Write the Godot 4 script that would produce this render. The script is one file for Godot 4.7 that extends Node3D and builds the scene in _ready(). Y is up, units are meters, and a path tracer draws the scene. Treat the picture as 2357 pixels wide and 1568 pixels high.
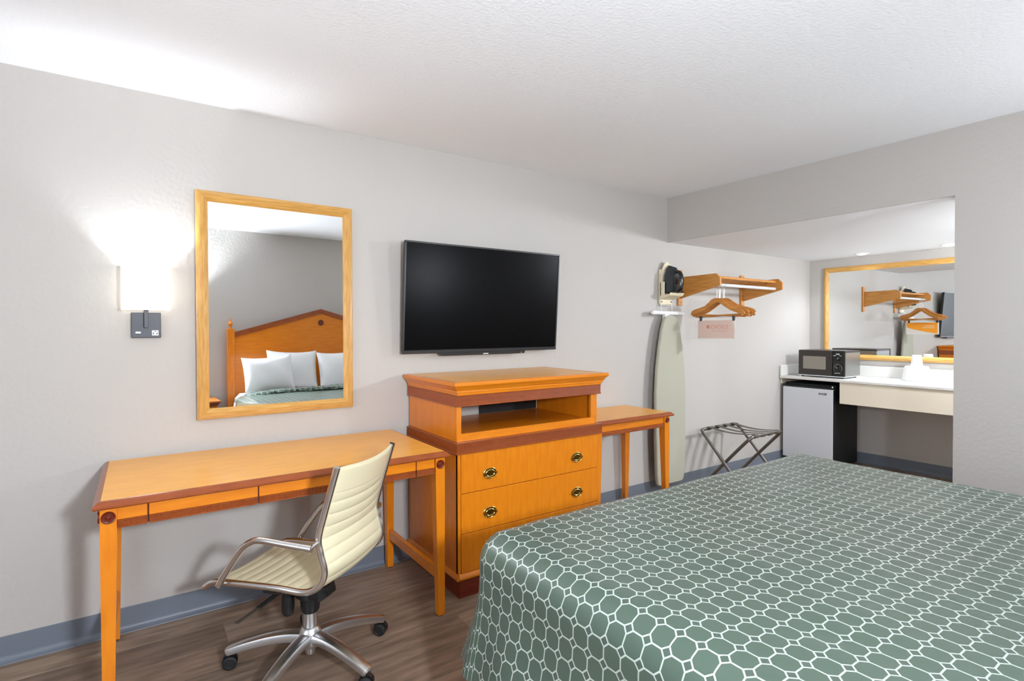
extends Node3D
# A motel room: the wall with desk, mirror, television and dresser, a vanity alcove at its end and a bed in front.
# World: the television wall is the plane z = 0 (room at z > 0), x runs along it towards the alcove, x = 0 is the face of the soffit.

const ROOM_LEFT := -6.4
const ROOM_REAR := 3.67
const ROOM_HIGH := 2.44
const SOFFIT := 2.073
const OPENING := 1.934
const ALCOVE_SIDE := 2.65
const ALCOVE := 2.335
const LAMP_WHITE := Color(0.925, 0.96, 1.0)   # cool white lamps

# ---------------------------------------------------------------- mesh building
class Shape:
	var corners := PackedVector3Array()
	var uvs := PackedVector2Array()

	func tri(a: Vector3, b: Vector3, c: Vector3) -> void:
		if (b - a).cross(c - a).length_squared() < 1e-18:
			return
		corners.append(a); corners.append(b); corners.append(c)

	func tri_uv(a: Vector3, b: Vector3, c: Vector3, ua: Vector2, ub: Vector2, uc: Vector2) -> void:
		if (b - a).cross(c - a).length_squared() < 1e-18:
			return
		corners.append(a); corners.append(b); corners.append(c)
		uvs.append(ua); uvs.append(ub); uvs.append(uc)

	func quad(a: Vector3, b: Vector3, c: Vector3, d: Vector3) -> void:
		tri(a, b, c); tri(a, c, d)

	func tri_out(a: Vector3, b: Vector3, c: Vector3, out: Vector3) -> void:
		if (b - a).cross(c - a).dot(out) >= 0.0:
			tri(a, b, c)
		else:
			tri(a, c, b)

	func quad_out(a: Vector3, b: Vector3, c: Vector3, d: Vector3, out: Vector3) -> void:
		if (b - a).cross(c - a).dot(out) + (c - a).cross(d - a).dot(out) >= 0.0:
			quad(a, b, c, d)
		else:
			quad(a, d, c, b)

	func box(center: Vector3, size: Vector3, bevel := 0.002, turn := Basis()) -> Shape:
		var h := size / 2.0
		bevel = minf(bevel, minf(h.x, minf(h.y, h.z)) * 0.9)
		var n := h - Vector3.ONE * bevel
		for axis in 3:
			var u := (axis + 1) % 3
			var w := (axis + 2) % 3
			for s in [-1.0, 1.0]:
				var p: Array[Vector3] = []
				for k in [[-1, -1], [1, -1], [1, 1], [-1, 1]]:
					var v := Vector3.ZERO
					v[axis] = s * h[axis]; v[u] = k[0] * n[u]; v[w] = k[1] * n[w]
					p.append(center + turn * v)
				var out := Vector3.ZERO
				out[axis] = s
				quad_out(p[0], p[1], p[2], p[3], turn * out)
			if bevel <= 0.0:
				continue
			for su in [-1.0, 1.0]:
				for sw in [-1.0, 1.0]:
					var e: Array[Vector3] = []
					for k in [[-1, 0], [1, 0], [1, 1], [-1, 1]]:
						var v := Vector3.ZERO
						v[axis] = k[0] * n[axis]
						v[u] = su * (h[u] if k[1] == 0 else n[u])
						v[w] = sw * (n[w] if k[1] == 0 else h[w])
						e.append(center + turn * v)
					var o := Vector3.ZERO
					o[u] = su; o[w] = sw
					quad_out(e[0], e[1], e[2], e[3], turn * o)
		if bevel > 0.0:
			for sx in [-1.0, 1.0]:
				for sy in [-1.0, 1.0]:
					for sz in [-1.0, 1.0]:
						var s := Vector3(sx, sy, sz)
						tri_out(center + turn * (s * Vector3(h.x, n.y, n.z)), center + turn * (s * Vector3(n.x, h.y, n.z)), center + turn * (s * Vector3(n.x, n.y, h.z)), turn * s)
		return self

	func span(lo: Vector3, hi: Vector3, bevel := 0.002) -> Shape:
		return box((lo + hi) / 2.0, (hi - lo).abs(), bevel)

	# eight corners: four of the bottom, four of the top, each ring in the same order
	func hull8(b: Array, t: Array) -> Shape:
		var mid := Vector3.ZERO
		for k in 4:
			mid += (b[k] + t[k]) / 8.0
		quad_out(b[0], b[1], b[2], b[3], (b[0] + b[2]) / 2.0 - mid)
		quad_out(t[0], t[1], t[2], t[3], (t[0] + t[2]) / 2.0 - mid)
		for k in 4:
			var j := (k + 1) % 4
			quad_out(b[k], b[j], t[j], t[k], (b[k] + b[j] + t[j] + t[k]) / 4.0 - mid)
		return self

	# a flat outline pushed along depth
	func prism(outline: PackedVector2Array, o: Vector3, ax: Vector3, ay: Vector3, depth: Vector3) -> Shape:
		var area := 0.0
		for k in outline.size():
			area += outline[k].cross(outline[(k + 1) % outline.size()])
		var poly := outline.duplicate()
		if area < 0.0:
			poly.reverse()
		var t := Geometry2D.triangulate_polygon(poly)
		for k in range(0, t.size(), 3):
			var a := o + ax * poly[t[k]].x + ay * poly[t[k]].y
			var b := o + ax * poly[t[k + 1]].x + ay * poly[t[k + 1]].y
			var c := o + ax * poly[t[k + 2]].x + ay * poly[t[k + 2]].y
			tri_out(a, b, c, -depth)
			tri_out(a + depth, b + depth, c + depth, depth)
		for k in poly.size():
			var p := poly[k]
			var q := poly[(k + 1) % poly.size()]
			var a := o + ax * p.x + ay * p.y
			var b := o + ax * q.x + ay * q.y
			quad_out(a, b, b + depth, a + depth, ax * (q.y - p.y) - ay * (q.x - p.x))
		return self

	func rings(r: Array, close := true) -> void:
		for i in r.size() - 1:
			var n: int = r[i].size()
			for j in (n if close else n - 1):
				var k := (j + 1) % n
				quad(r[i][j], r[i][k], r[i + 1][k], r[i + 1][j])

	func cap(r: PackedVector3Array, flip: bool) -> void:
		var m := Vector3.ZERO
		for p in r:
			m += p / r.size()
		for j in r.size():
			var k := (j + 1) % r.size()
			if flip:
				tri(m, r[k], r[j])
			else:
				tri(m, r[j], r[k])

	# profile carried along a path; up fixes the frame, or Vector3.ZERO lets it roll along
	func sweep(path: PackedVector3Array, profile: PackedVector2Array, up := Vector3.ZERO, caps := true, sizes := PackedFloat32Array()) -> Shape:
		var all := []
		var side := Vector3.ZERO
		for i in path.size():
			var t := (path[mini(i + 1, path.size() - 1)] - path[maxi(i - 1, 0)]).normalized()
			if up != Vector3.ZERO:
				var c := up.cross(t)
				if c.length() > 1e-4:
					side = c.normalized()
			elif side == Vector3.ZERO:
				side = (Vector3.UP if absf(t.y) < 0.9 else Vector3.RIGHT).cross(t).normalized()
			else:
				side = (side - t * side.dot(t)).normalized()
			var v := t.cross(side)
			var z := sizes[i] if sizes.size() else 1.0
			var ring := PackedVector3Array()
			for p in profile:
				ring.append(path[i] + side * p.x * z + v * p.y * z)
			all.append(ring)
		rings(all)
		if caps:
			cap(all[0], true)
			cap(all[all.size() - 1], false)
		return self

	func tube(path: PackedVector3Array, r: float, n := 10, sizes := PackedFloat32Array()) -> Shape:
		return sweep(path, Shape.oval(r, r, n), Vector3.ZERO, true, sizes)

	func rod(a: Vector3, b: Vector3, r: float, n := 12) -> Shape:
		return tube(PackedVector3Array([a, b]), r, n)

	# profile of (radius, height) turned about the y axis of a frame
	func lathe(profile: Array, n := 24, at := Transform3D()) -> Shape:
		var all := []
		for p in profile:
			var ring := PackedVector3Array()
			for j in n:
				var w := -TAU * j / n
				ring.append(at * Vector3(p.x * cos(w), p.y, p.x * sin(w)))
			all.append(ring)
		rings(all)
		return self

	static func oval(a: float, b: float, n := 12) -> PackedVector2Array:
		var o := PackedVector2Array()
		for j in n:
			o.append(Vector2(a * cos(TAU * j / n), b * sin(TAU * j / n)))
		return o

	static func rect(a: float, b: float, r := 0.0) -> PackedVector2Array:
		var o := PackedVector2Array()
		if r <= 0.0:
			return PackedVector2Array([Vector2(a, b), Vector2(-a, b), Vector2(-a, -b), Vector2(a, -b)])
		for q in 4:
			var c := Vector2((a - r) * (1 if q == 0 or q == 3 else -1), (b - r) * (1 if q < 2 else -1))
			for k in 4:
				var w := PI / 2.0 * q + PI / 6.0 * k
				o.append(c + Vector2(cos(w), sin(w)) * r)
		return o

	static func spline(p: PackedVector3Array, n := 8) -> PackedVector3Array:
		var o := PackedVector3Array()
		for i in p.size() - 1:
			for k in n:
				o.append(p[i].cubic_interpolate(p[i + 1], p[maxi(i - 1, 0)], p[mini(i + 2, p.size() - 1)], float(k) / n))
		o.append(p[p.size() - 1])
		return o

	# rows of points, with optional rows of uvs
	func grid(rows: Array, uv_rows := []) -> Shape:
		for i in rows.size() - 1:
			for j in rows[i].size() - 1:
				if uv_rows.size():
					tri_uv(rows[i][j], rows[i][j + 1], rows[i + 1][j + 1], uv_rows[i][j], uv_rows[i][j + 1], uv_rows[i + 1][j + 1])
					tri_uv(rows[i][j], rows[i + 1][j + 1], rows[i + 1][j], uv_rows[i][j], uv_rows[i + 1][j + 1], uv_rows[i + 1][j])
				else:
					quad(rows[i][j], rows[i][j + 1], rows[i + 1][j + 1], rows[i + 1][j])
		return self

	# normals are shared by faces that meet at less than the given angle
	func mesh(angle := 38.0) -> ArrayMesh:
		var faces := corners.size() / 3
		var normals := PackedVector3Array()
		var plain := PackedVector3Array()
		var at := {}
		for f in faces:
			var n := (corners[f * 3 + 1] - corners[f * 3]).cross(corners[f * 3 + 2] - corners[f * 3])
			plain.append(n)
			normals.append(n.normalized())
			for k in 3:
				var key := Vector3i((corners[f * 3 + k] * 20000.0).round())
				if at.has(key):
					at[key].append(f)
				else:
					at[key] = [f]
		var least := cos(deg_to_rad(angle))
		var st := SurfaceTool.new()
		st.begin(Mesh.PRIMITIVE_TRIANGLES)
		for f in faces:
			for k in [0, 2, 1]:
				var c := corners[f * 3 + k]
				var n := Vector3.ZERO
				for g in at[Vector3i((c * 20000.0).round())]:
					if normals[g].dot(normals[f]) >= least:
						n += plain[g]
				st.set_normal(n.normalized())
				if uvs.size():
					st.set_uv(uvs[f * 3 + k])
				st.add_vertex(c)
		st.index()
		return st.commit()


# ---------------------------------------------------------------- objects
var used := {}
var M := {}

func numbered(called: String) -> String:
	used[called] = used.get(called, -1) + 1
	return called if used[called] == 0 else "%s_%03d" % [called, used[called]]

func tag(o: Node3D, label: String, category := "", group := "") -> Node3D:
	o.set_meta("label", label)
	if category: o.set_meta("category", category)
	if group: o.set_meta("group", group)
	return o

func thing(called: String, label: String, category: String, at := Vector3.ZERO, group := "") -> Node3D:
	var o := Node3D.new()
	o.name = numbered(called)
	add_child(o)
	o.position = at
	tag(o, label, category, group)
	return o

func put(called: String, s: Shape, m: Material, parent: Node3D, angle := 38.0) -> MeshInstance3D:
	return put_mesh(called, s.mesh(angle), m, parent)

func put_mesh(called: String, mesh: Mesh, m: Material, parent: Node3D) -> MeshInstance3D:
	var o := MeshInstance3D.new()
	o.name = called
	o.mesh = mesh
	o.material_override = m
	o.cast_shadow = GeometryInstance3D.SHADOW_CASTING_SETTING_ON
	parent.add_child(o, true)
	return o

func alone(called: String, s: Shape, m: Material, label: String, category: String, group := "", angle := 38.0) -> MeshInstance3D:
	var o := put(numbered(called), s, m, self, angle)
	tag(o, label, category, group)
	return o

func setting(called: String, s: Shape, m: Material) -> MeshInstance3D:
	var o := put(called, s, m, self)
	o.set_meta("kind", "structure")
	return o

func v3(a: Array) -> PackedVector3Array:
	var o := PackedVector3Array()
	for p in a:
		o.append(p)
	return o

func v2(a: Array) -> PackedVector2Array:
	var o := PackedVector2Array()
	for k in range(0, a.size(), 2):
		o.append(Vector2(a[k], a[k + 1]))
	return o

func box(lo: Vector3, hi: Vector3, bevel := 0.002) -> Shape:
	return Shape.new().span(lo, hi, bevel)

# ---------------------------------------------------------------- materials
func rgb(r: int, g: int, b: int) -> Color:
	return Color(r / 255.0, g / 255.0, b / 255.0)

func plain(called: String, c: Color, rough := 0.5, metal := 0.0, spec := 0.5) -> StandardMaterial3D:
	var m := StandardMaterial3D.new()
	m.resource_name = called
	m.albedo_color = c
	m.roughness = rough
	m.metallic = metal
	m.metallic_specular = spec
	M[called] = m
	return m

func noise(kind: int, frequency: float, octaves: int, seeded: int, ramp: Array = [], size := 512) -> NoiseTexture2D:
	var n := FastNoiseLite.new()
	n.noise_type = kind
	n.frequency = frequency
	n.fractal_octaves = octaves
	n.seed = seeded
	var t := NoiseTexture2D.new()
	t.width = size
	t.height = size
	t.seamless = true
	t.seamless_blend_skirt = 0.2
	t.noise = n
	if ramp.size():
		var g := Gradient.new()
		var offsets := PackedFloat32Array()
		var colors := PackedColorArray()
		for k in range(0, ramp.size(), 2):
			offsets.append(ramp[k])
			colors.append(ramp[k + 1])
		g.offsets = offsets
		g.colors = colors
		t.color_ramp = g
	return t

func triplanar(m: StandardMaterial3D, scale: Vector3, world := false, offset := Vector3.ZERO) -> void:
	m.uv1_triplanar = true
	m.uv1_world_triplanar = world
	m.uv1_triplanar_sharpness = 8.0
	m.uv1_scale = scale
	m.uv1_offset = offset

func grained(called: String, texture: Texture2D, tint: Color, rough: float, scale: Vector3, coat := 0.0, world := false, offset := Vector3.ZERO) -> StandardMaterial3D:
	var m := plain(called, tint, rough)
	m.albedo_texture = texture
	triplanar(m, scale, world, offset)
	if coat > 0.0:
		m.clearcoat_enabled = true
		m.clearcoat = coat
		m.clearcoat_roughness = 0.12
	return m

func relief(m: StandardMaterial3D, texture: Texture2D, centimetres: float) -> void:
	m.heightmap_enabled = true
	m.heightmap_texture = texture
	m.heightmap_scale = centimetres

func make_materials() -> void:
	var rough_coat := noise(FastNoiseLite.TYPE_SIMPLEX_SMOOTH, 0.035, 3, 5)
	var wall := plain("wall", rgb(190, 185, 179), 0.72, 0.0, 0.4)
	triplanar(wall, Vector3.ONE * 1.7, true)
	relief(wall, rough_coat, 0.09)
	var ceiling := plain("ceiling", rgb(241, 242, 244), 0.85, 0.0, 0.3)
	triplanar(ceiling, Vector3.ONE * 2.6, true)
	relief(ceiling, rough_coat, 0.13)
	var soffit := plain("soffit", rgb(241, 242, 244), 0.7, 0.0, 0.4)
	triplanar(soffit, Vector3.ONE * 1.9, true)
	relief(soffit, rough_coat, 0.02)
	plain("vinyl", rgb(112, 119, 130), 0.42)
	# floor planks
	var plank_grain := noise(FastNoiseLite.TYPE_SIMPLEX, 0.012, 5, 21, [0.0, rgb(118, 101, 86), 0.35, rgb(136, 117, 100), 0.6, rgb(148, 128, 110), 1.0, rgb(166, 145, 126)])
	var plank_relief := noise(FastNoiseLite.TYPE_SIMPLEX, 0.03, 3, 22)
	var tints := [1.0, 0.92, 1.06, 0.86, 0.97, 1.1]
	for k in tints.size():
		var t: float = tints[k]
		var m := grained("plank%d" % k, plank_grain, Color(0.96 * t, 0.93 * t, 0.91 * t).clamp(), 0.5, Vector3(0.45, 3.2, 3.2), 0.0, true, Vector3(0.31 * k, 0, 0.47 * k))
		relief(m, plank_relief, 0.012)
	plain("underlay", rgb(40, 34, 30), 0.9)
	# honey coloured furniture
	var honey := noise(FastNoiseLite.TYPE_SIMPLEX, 0.01, 4, 31, [0.0, rgb(212, 118, 11), 0.5, rgb(218, 125, 14), 1.0, rgb(224, 133, 18)])
	var cherry := noise(FastNoiseLite.TYPE_SIMPLEX, 0.012, 4, 32, [0.0, rgb(134, 62, 24), 0.5, rgb(146, 71, 29), 1.0, rgb(156, 81, 36)])
	grained("honey_upright", honey, Color.WHITE, 0.34, Vector3(5.0, 0.8, 5.0), 0.25)
	grained("honey_level", honey, Color.WHITE, 0.34, Vector3(0.8, 5.0, 5.0), 0.25)
	grained("cherry", cherry, Color.WHITE, 0.33, Vector3(1.2, 6.0, 6.0), 0.25)
	grained("cherry_dark", cherry, Color(0.72, 0.5, 0.45), 0.35, Vector3(1.2, 6.0, 6.0), 0.2)
	plain("groove", rgb(96, 34, 12), 0.6)
	var laminate := plain("laminate", rgb(247, 177, 72), 0.3)
	laminate.albedo_texture = noise(FastNoiseLite.TYPE_SIMPLEX, 0.01, 3, 33, [0.0, rgb(244, 240, 236), 1.0, rgb(255, 255, 255)])
	triplanar(laminate, Vector3(0.8, 3, 3))
	# reeded oak of the two mirror frames and the clothes rack
	var oak := noise(FastNoiseLite.TYPE_SIMPLEX, 0.014, 4, 34, [0.0, rgb(190, 138, 64), 0.5, rgb(207, 157, 82), 1.0, rgb(219, 173, 101)])
	grained("oak_upright", oak, Color.WHITE, 0.36, Vector3(9.0, 0.9, 9.0), 0.2)
	grained("oak_level", oak, Color.WHITE, 0.36, Vector3(0.9, 9.0, 9.0), 0.2)
	grained("oak_deep", oak, Color.WHITE, 0.36, Vector3(9.0, 9.0, 0.9), 0.2)
	var beech := noise(FastNoiseLite.TYPE_SIMPLEX, 0.01, 4, 35, [0.0, rgb(186, 122, 52), 0.5, rgb(202, 138, 66), 1.0, rgb(214, 152, 80)])
	grained("beech", beech, Color.WHITE, 0.42, Vector3(6.0, 6.0, 1.0))
	grained("beech_rail", beech, Color(1.0, 0.98, 0.95), 0.42, Vector3(1.0, 6.0, 6.0))
	# metals
	plain("chrome", rgb(232, 230, 228), 0.2, 1.0)
	var cast := plain("cast_aluminium", rgb(222, 223, 224), 0.3, 1.0)
	cast.metallic_specular = 0.5
	plain("brass", rgb(206, 170, 92), 0.2, 1.0)
	plain("brass_dark", rgb(128, 100, 44), 0.34, 1.0)
	plain("steel_white", rgb(225, 226, 228), 0.35, 0.3)
	plain("gunmetal", rgb(122, 116, 110), 0.34, 0.85)
	plain("graphite", rgb(62, 64, 70), 0.45, 0.2)
	plain("mirror", rgb(244, 246, 246), 0.0, 1.0)
	# plastics, leather, cloth
	plain("black_plastic", rgb(20, 20, 21), 0.38)
	plain("black_rough", rgb(22, 22, 23), 0.62)
	plain("bezel", rgb(36, 37, 39), 0.3)
	plain("screen", rgb(4, 4, 5), 0.26, 0.0, 0.2)
	plain("white_plastic", rgb(236, 236, 236), 0.4)
	plain("cream_plastic", rgb(226, 214, 184), 0.42)
	plain("iron_dark", rgb(44, 50, 52), 0.18)
	plain("iron_black", rgb(16, 17, 18), 0.2)
	plain("glass_dark", rgb(140, 133, 122), 0.3)
	plain("mark", rgb(222, 220, 214), 0.5)
	plain("leather", rgb(229, 219, 184), 0.42)
	plain("board_cover", rgb(176, 174, 156), 0.85)
	plain("board_edge", rgb(92, 90, 84), 0.7)
	plain("strap", rgb(84, 76, 68), 0.75)
	var linen := plain("linen", rgb(238, 238, 238), 0.85)
	linen.rim_enabled = true
	linen.rim = 0.2
	plain("ruffle", rgb(196, 194, 204), 0.8)
	plain("laminate_white", rgb(220, 218, 212), 0.4)
	plain("laminate_cream", rgb(232, 221, 200), 0.5)
	plain("door_silver", rgb(214, 216, 220), 0.42, 0.12)
	plain("fridge_black", rgb(14, 14, 15), 0.5)
	plain("steel_side", rgb(150, 150, 148), 0.3, 0.8)
	plain("microwave_face", rgb(50, 45, 41), 0.3)
	plain("orange", rgb(255, 164, 36), 0.55)
	plain("card_pink", rgb(232, 204, 192), 0.6)
	plain("card_white", rgb(240, 232, 224), 0.6)
	plain("ink_orange", rgb(224, 116, 52), 0.6)
	plain("ink_rose", rgb(214, 146, 116), 0.6)
	plain("ink_faint", rgb(220, 182, 168), 0.6)
	var shade := plain("lamp_shade", rgb(250, 248, 242), 0.8)
	shade.emission_enabled = true
	shade.emission = rgb(255, 250, 240)
	shade.emission_energy_multiplier = 1.6
	var bulb := plain("bulb", rgb(255, 252, 244), 0.6)
	bulb.emission_enabled = true
	bulb.emission = rgb(255, 250, 240)
	bulb.emission_energy_multiplier = 4.0
	var lens := plain("downlight_lens", rgb(255, 253, 250), 0.6)
	lens.emission_enabled = true
	lens.emission = rgb(255, 253, 250)
	lens.emission_energy_multiplier = 2.5
	var pane := plain("window_pane", Color(1, 1, 1, 0.06), 0.02)
	pane.transparency = BaseMaterial3D.TRANSPARENCY_ALPHA
	M["cover"] = cover_material()

# octagons and small squares woven into the bed cover
func cover_material() -> StandardMaterial3D:
	var n := 256
	var im := Image.create(n, n, false, Image.FORMAT_RGB8)
	var shine := Image.create(n, n, false, Image.FORMAT_RGB8)
	var ground := rgb(72, 91, 78)
	var small := rgb(70, 86, 76)
	var line := rgb(184, 194, 184)
	for y in n:
		for x in n:
			var u := absf((x + 0.5) / n - 0.5)
			var v := absf((y + 0.5) / n - 0.5)
			var s := u + v - 0.255
			var d := absf(s) / sqrt(2.0)
			if s > 0.0:
				d = minf(d, minf(u, v))
			var t := clampf((0.036 - d) / 0.006 + 0.5, 0.0, 1.0)
			im.set_pixel(x, y, (small if s < 0.0 else ground).lerp(line, t))
			var q := lerpf(0.34, 0.3, t)
			shine.set_pixel(x, y, Color(q, q, q))
	var m := plain("bed_cover", Color.WHITE, 1.0)
	m.albedo_texture = ImageTexture.create_from_image(im)
	m.roughness_texture = ImageTexture.create_from_image(shine)
	m.metallic_specular = 0.66
	m.rim_enabled = true
	m.rim = 0.1
	m.rim_tint = 0.5
	return m

# ---------------------------------------------------------------- camera, sky, lights
func make_view() -> void:
	var yaw := 0.604307130
	var pitch := -0.0134493263
	var roll := -0.00213071688
	var forward := Vector3(sin(yaw) * cos(pitch), sin(pitch), -cos(yaw) * cos(pitch))
	var right := Vector3(cos(yaw), 0, sin(yaw))
	var up := right.cross(forward)
	var c := Camera3D.new()
	c.name = "camera"
	add_child(c)
	c.transform = Transform3D(Basis(right * cos(roll) + up * sin(roll), up * cos(roll) - right * sin(roll), -forward), Vector3(-3.63832, 1.36145, 2.98623))
	c.near = 0.05
	c.far = 60.0
	c.projection = Camera3D.PROJECTION_FRUSTUM
	c.size = 2.0 * 784.0 / 1245.128 * c.near
	c.frustum_offset = Vector2(0, -(784.0 - 771.971) / 1245.128 * c.near)
	c.current = true

	var sky_look := ProceduralSkyMaterial.new()
	sky_look.sky_top_color = rgb(150, 178, 214)
	sky_look.sky_horizon_color = rgb(222, 228, 234)
	sky_look.ground_horizon_color = rgb(188, 186, 180)
	sky_look.ground_bottom_color = rgb(150, 146, 140)
	var sky := Sky.new()
	sky.sky_material = sky_look
	var e := Environment.new()
	e.background_mode = Environment.BG_SKY
	e.sky = sky
	e.background_energy_multiplier = 1.4
	e.tonemap_mode = Environment.TONE_MAPPER_LINEAR
	e.tonemap_exposure = 1.1
	e.sdfgi_enabled = true
	e.ssao_enabled = true
	e.ssil_enabled = true
	var w := WorldEnvironment.new()
	w.name = "world"
	w.environment = e
	add_child(w)

	# daylight entering by the window of the entrance wall
	area_light("window_daylight", Vector3(ROOM_LEFT + 0.06, 1.5, 2.3), Vector3.RIGHT, Vector2(2.0, 1.35), 3.0, rgb(232, 242, 255), self)

func area_light(called: String, at: Vector3, towards: Vector3, size: Vector2, energy: float, color: Color, parent: Node3D) -> void:
	var l := AreaLight3D.new()
	l.name = called
	parent.add_child(l)
	l.area_size = size
	l.area_normalize_energy = true
	l.light_energy = energy
	l.light_color = color
	l.shadow_enabled = true
	l.area_range = 12.0
	l.transform = Transform3D(Basis.looking_at(towards, Vector3.UP if absf(towards.y) < 0.9 else Vector3.RIGHT), at)

# ---------------------------------------------------------------- room
func make_room() -> void:
	var L := ROOM_LEFT
	# floor of single planks over a dark base
	var ground := setting("floor", box(Vector3(L - 0.12, -0.12, -0.12), Vector3(ALCOVE + 0.12, -0.006, ROOM_REAR + 0.12), 0.0), M.underlay)
	var rng := RandomNumberGenerator.new()
	rng.seed = 11
	var wide := 0.184
	var long := 1.22
	var board := Shape.new().span(Vector3(0, -0.008, 0), Vector3(long, 0, wide), 0.0009).mesh()
	var z := 0.0
	var row := 0
	while z < ROOM_REAR:
		var x := L - fposmod(row * 0.47 + rng.randf() * 0.25, long)
		while x < ALCOVE:
			var a := maxf(x, L)
			var b := minf(x + long, ALCOVE)
			var d := minf(wide, ROOM_REAR - z)
			if z > ALCOVE_SIDE and x > 0.0:
				break
			var whole := a == x and b == x + long and d == wide
			if b - a > 0.02:
				var p := put_mesh("plank", board if whole else Shape.new().span(Vector3.ZERO, Vector3(b - a, 0.008, d), 0.0009).mesh(), M["plank%d" % rng.randi_range(0, 5)], ground)
				p.position = Vector3(a, 0, z) if whole else Vector3(a, -0.008, z)
			x += long
		z += wide
		row += 1
	setting("ceiling", box(Vector3(L - 0.12, ROOM_HIGH, -0.12), Vector3(ALCOVE + 0.12, ROOM_HIGH + 0.12, ROOM_REAR + 0.12), 0.0), M.ceiling)
	setting("wall_front", box(Vector3(L - 0.12, 0, -0.12), Vector3(ALCOVE + 0.12, ROOM_HIGH, 0), 0.0), M.wall)
	setting("wall_rear", box(Vector3(L - 0.12, 0, ROOM_REAR), Vector3(0.12, ROOM_HIGH, ROOM_REAR + 0.12), 0.0), M.wall)
	var right := Shape.new()
	right.span(Vector3(0, 0, OPENING), Vector3(0.12, ROOM_HIGH, ROOM_REAR), 0.0)
	right.span(Vector3(0, SOFFIT, 0), Vector3(0.014, ROOM_HIGH, OPENING), 0.0)
	setting("wall_right", right, M.wall)
	var alcove_roof := box(Vector3(0.014, SOFFIT, 0), Vector3(ALCOVE, ROOM_HIGH, OPENING), 0.0)
	alcove_roof.span(Vector3(0.12, SOFFIT, OPENING), Vector3(ALCOVE, ROOM_HIGH, ALCOVE_SIDE), 0.0)
	setting("ceiling_alcove", alcove_roof, M.soffit)
	setting("wall_alcove_end", box(Vector3(ALCOVE, 0, -0.12), Vector3(ALCOVE + 0.12, ROOM_HIGH, ALCOVE_SIDE + 0.12), 0.0), M.wall)
	setting("wall_alcove_side", box(Vector3(0.12, 0, ALCOVE_SIDE), Vector3(ALCOVE, ROOM_HIGH, ALCOVE_SIDE + 0.12), 0.0), M.wall)
	# entrance wall with a wide window
	var left := Shape.new()
	left.span(Vector3(L - 0.12, 0, 0), Vector3(L, 0.8, ROOM_REAR), 0.0)
	left.span(Vector3(L - 0.12, 2.2, 0), Vector3(L, ROOM_HIGH, ROOM_REAR), 0.0)
	left.span(Vector3(L - 0.12, 0.8, 0), Vector3(L, 2.2, 1.22), 0.0)
	left.span(Vector3(L - 0.12, 0.8, 3.38), Vector3(L, 2.2, ROOM_REAR), 0.0)
	setting("wall_left", left, M.wall)
	var window := Node3D.new()
	window.name = "window_1"
	window.set_meta("kind", "structure")
	add_child(window)
	var frame := Shape.new()
	for y in [0.82, 2.18]:
		frame.span(Vector3(L - 0.1, y - 0.02, 1.22), Vector3(L - 0.04, y + 0.02, 3.38))
	for q in [1.24, 2.3, 3.36]:
		frame.span(Vector3(L - 0.1, 0.84, q - 0.02), Vector3(L - 0.04, 2.16, q + 0.02))
	put("window_frame", frame, M.white_plastic, window)
	for q in [[1.26, 2.28], [2.32, 3.34]]:
		put("pane", box(Vector3(L - 0.075, 0.84, q[0]), Vector3(L - 0.069, 2.16, q[1]), 0.0), M.window_pane, window)
	# cove base
	var cove := v2([0, 0.106, 0, 0, 0.03, 0, 0.029, 0.003, 0.018, 0.007, 0.01, 0.012, 0.006, 0.02, 0.0045, 0.03, 0.004, 0.104, 0.003, 0.106])
	setting("baseboard_front", Shape.new().prism(cove, Vector3(L, 0, 0), Vector3.BACK, Vector3.UP, Vector3(ALCOVE - L, 0, 0)), M.vinyl)
	setting("baseboard_rear", Shape.new().prism(cove, Vector3(L, 0, ROOM_REAR), Vector3.FORWARD, Vector3.UP, Vector3(-L, 0, 0)), M.vinyl)
	setting("baseboard_right", Shape.new().prism(cove, Vector3(0, 0, OPENING), Vector3.LEFT, Vector3.UP, Vector3(0, 0, ROOM_REAR - OPENING - 0.03)), M.vinyl)
	setting("baseboard_left", Shape.new().prism(cove, Vector3(L, 0, 0.03), Vector3.RIGHT, Vector3.UP, Vector3(0, 0, ROOM_REAR - 0.06)), M.vinyl)
	setting("baseboard_alcove", Shape.new().prism(cove, Vector3(ALCOVE, 0, 0.03), Vector3.LEFT, Vector3.UP, Vector3(0, 0, ALCOVE_SIDE - 0.03)), M.vinyl)

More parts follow.
